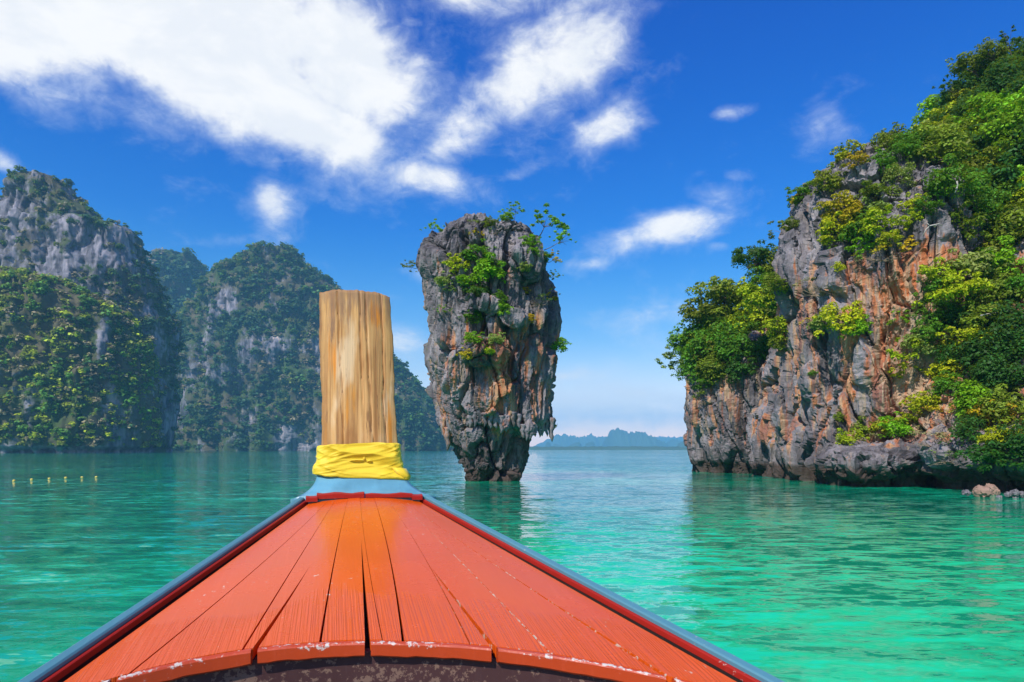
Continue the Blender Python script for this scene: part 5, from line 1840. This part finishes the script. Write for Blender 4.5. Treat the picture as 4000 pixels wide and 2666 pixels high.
# yellow cloth tied round the post: a thing of its own
def cloth_material():
    m, g = material('yellow_cloth')
    co = g.n('ShaderNodeTexCoord', out=3)
    n = g.noise(co, 9.0, 4, 0.6)
    wv = g.noise(g.mapv(co, (60, 60, 240)), 1.0, 4, 0.6)
    c = g.mix(n, (0.70, 0.48, 0.008), (0.82, 0.62, 0.02))
    bmp = g.n('ShaderNodeBump', Height=wv, Strength=0.35, Distance=0.004)
    d = g.n('ShaderNodeBsdfPrincipled', Base_Color=c, Roughness=0.6, Normal=bmp, Sheen_Weight=0.2)
    t = g.n('ShaderNodeBsdfTranslucent', Color=(0.8, 0.65, 0.02))
    finish(g, g.n('ShaderNodeMixShader', i0=0.08, i1=d, i2=t))
    return m


M_CLOTH = cloth_material()
NA, NZ = 220, 70
Vc = []
uu = np.linspace(0, 2 * math.pi, NA, endpoint=False)
z0c, z1c = 0.165, 0.385
P2 = []
for j in range(NZ):
    for a in uu:
        P2.append((math.cos(a) * 0.27, math.sin(a) * 0.13, j / (NZ - 1)))
P2 = np.array(P2, np.float32)
Lr = P2.copy()
# folds run round the post and sag a little
f1 = ridged(np.stack([Lr[:, 0] * 3.0, Lr[:, 1] * 3.0, Lr[:, 2] * 2.1 + Lr[:, 0] * 2.2], 1), 2, 81)
f2 = ridged(np.stack([Lr[:, 0] * 5.0, Lr[:, 1] * 5.0, Lr[:, 2] * 5.2 - Lr[:, 0] * 6.5], 1), 2, 91)
f3 = fbm(np.stack([Lr[:, 0] * 16, Lr[:, 1] * 16, Lr[:, 2] * 16], 1), 3, 95)
dsp = np.maximum(0.019 * f1 + 0.008 * f2 + 0.002 * f3, -0.010)
CV = []
idx = 0
cbase = post_c(z0c)
for j in range(NZ):
    t_ = j / (NZ - 1)
    for a in uu:
        ca, sa = math.cos(a), math.sin(a)
        sag = 0.018 * math.sin(ca * 2.4 + .5) + 0.006 * math.sin(ca * 9)
        zl = z0c - 0.020 * ca * (1 - t_) - .010 * (1 - t_) + (z1c - z0c) * t_ + sag * (t_ - .2) * .6
        zz = zl
        c = post_c(zz)
        hw = post_hw(zz) + 0.013 + 0.022 * (1 - t_) ** 2.5
        pinch = 1 - 0.014 / hw * (t_ > .985) - 0.05 * (t_ < 0.02)
        # superellipse round the post: aft bulge 0.05, fore 0.17
        ex = math.copysign(abs(ca) ** 0.55, ca)
        ey = math.copysign(abs(sa) ** 0.75, sa)
        dep = (0.068 if sa < 0 else 0.185)
        p = c + RGT * ex * hw * pinch + FWD * ey * dep * pinch
        nrm_ = (RGT * ca * 0.6 + FWD * sa).normalized()
        CV.append(p + nrm_ * float(dsp[idx]))
        idx += 1
CV = np.array([tuple(p - cbase) for p in CV])
j, i = np.meshgrid(np.arange(NZ - 1), np.arange(NA), indexing='ij')
a = (j * NA + i).ravel(); b = (j * NA + (i + 1) % NA).ravel()
Fc = np.stack([a, b, b + NA, a + NA], 1)
cl = empty('cloth', cbase)
tag(cl, 'bright yellow cloth wrapped in folds round the foot of the boat post', 'cloth')
link('wrap', mesh_np('wrap', CV, Fc, True), M_CLOTH, cl)
# loose end at the lower right and small tucked knot
mb = MB()
pts = [post_c(z0c + .05) + RGT * (0.25) - FWD * 0.06, post_c(z0c) + RGT * 0.285 - FWD * 0.065, post_c(z0c - .03) + RGT * 0.30 - FWD * 0.05]
rg_ = []
for k, p in enumerate(pts):
    w_ = (0.05, 0.045, 0.02)[k]
    rg_.append([p - cbase - RGT * w_ + UPV * .01, p - cbase - RGT * w_ * .3 - FWD * .012, p - cbase + RGT * w_ * .4 - FWD * .004, p - cbase + RGT * w_, p - cbase + FWD * .015])
mb.loft(rg_)
link('loose_end', mb.mesh('loose_end', True), M_CLOTH, cl)
mb = MB()
for (du, dz_, w_, h_) in ((0.02, 0.115, .008, .026), (0.055, 0.10, .02, .014), (-0.03, 0.105, .05, .008)):
    p = post_c(z0c + dz_) + RGT * du - FWD * 0.066 - cbase
    mb.loft([[p + RGT * (w_ * math.cos(q_) * k_) - FWD * (0.012 * k_) * math.sin(q_) + UPV * (h_ * (t_ - .5) + .006 * math.sin(q_)) for q_ in np.linspace(0, 6.283, 9)[:-1]] for t_, k_ in ((0, .3), (.3, 1), (.7, .9), (1, .3))])
link('knot', mb.mesh('knot', True), M_CLOTH, cl)
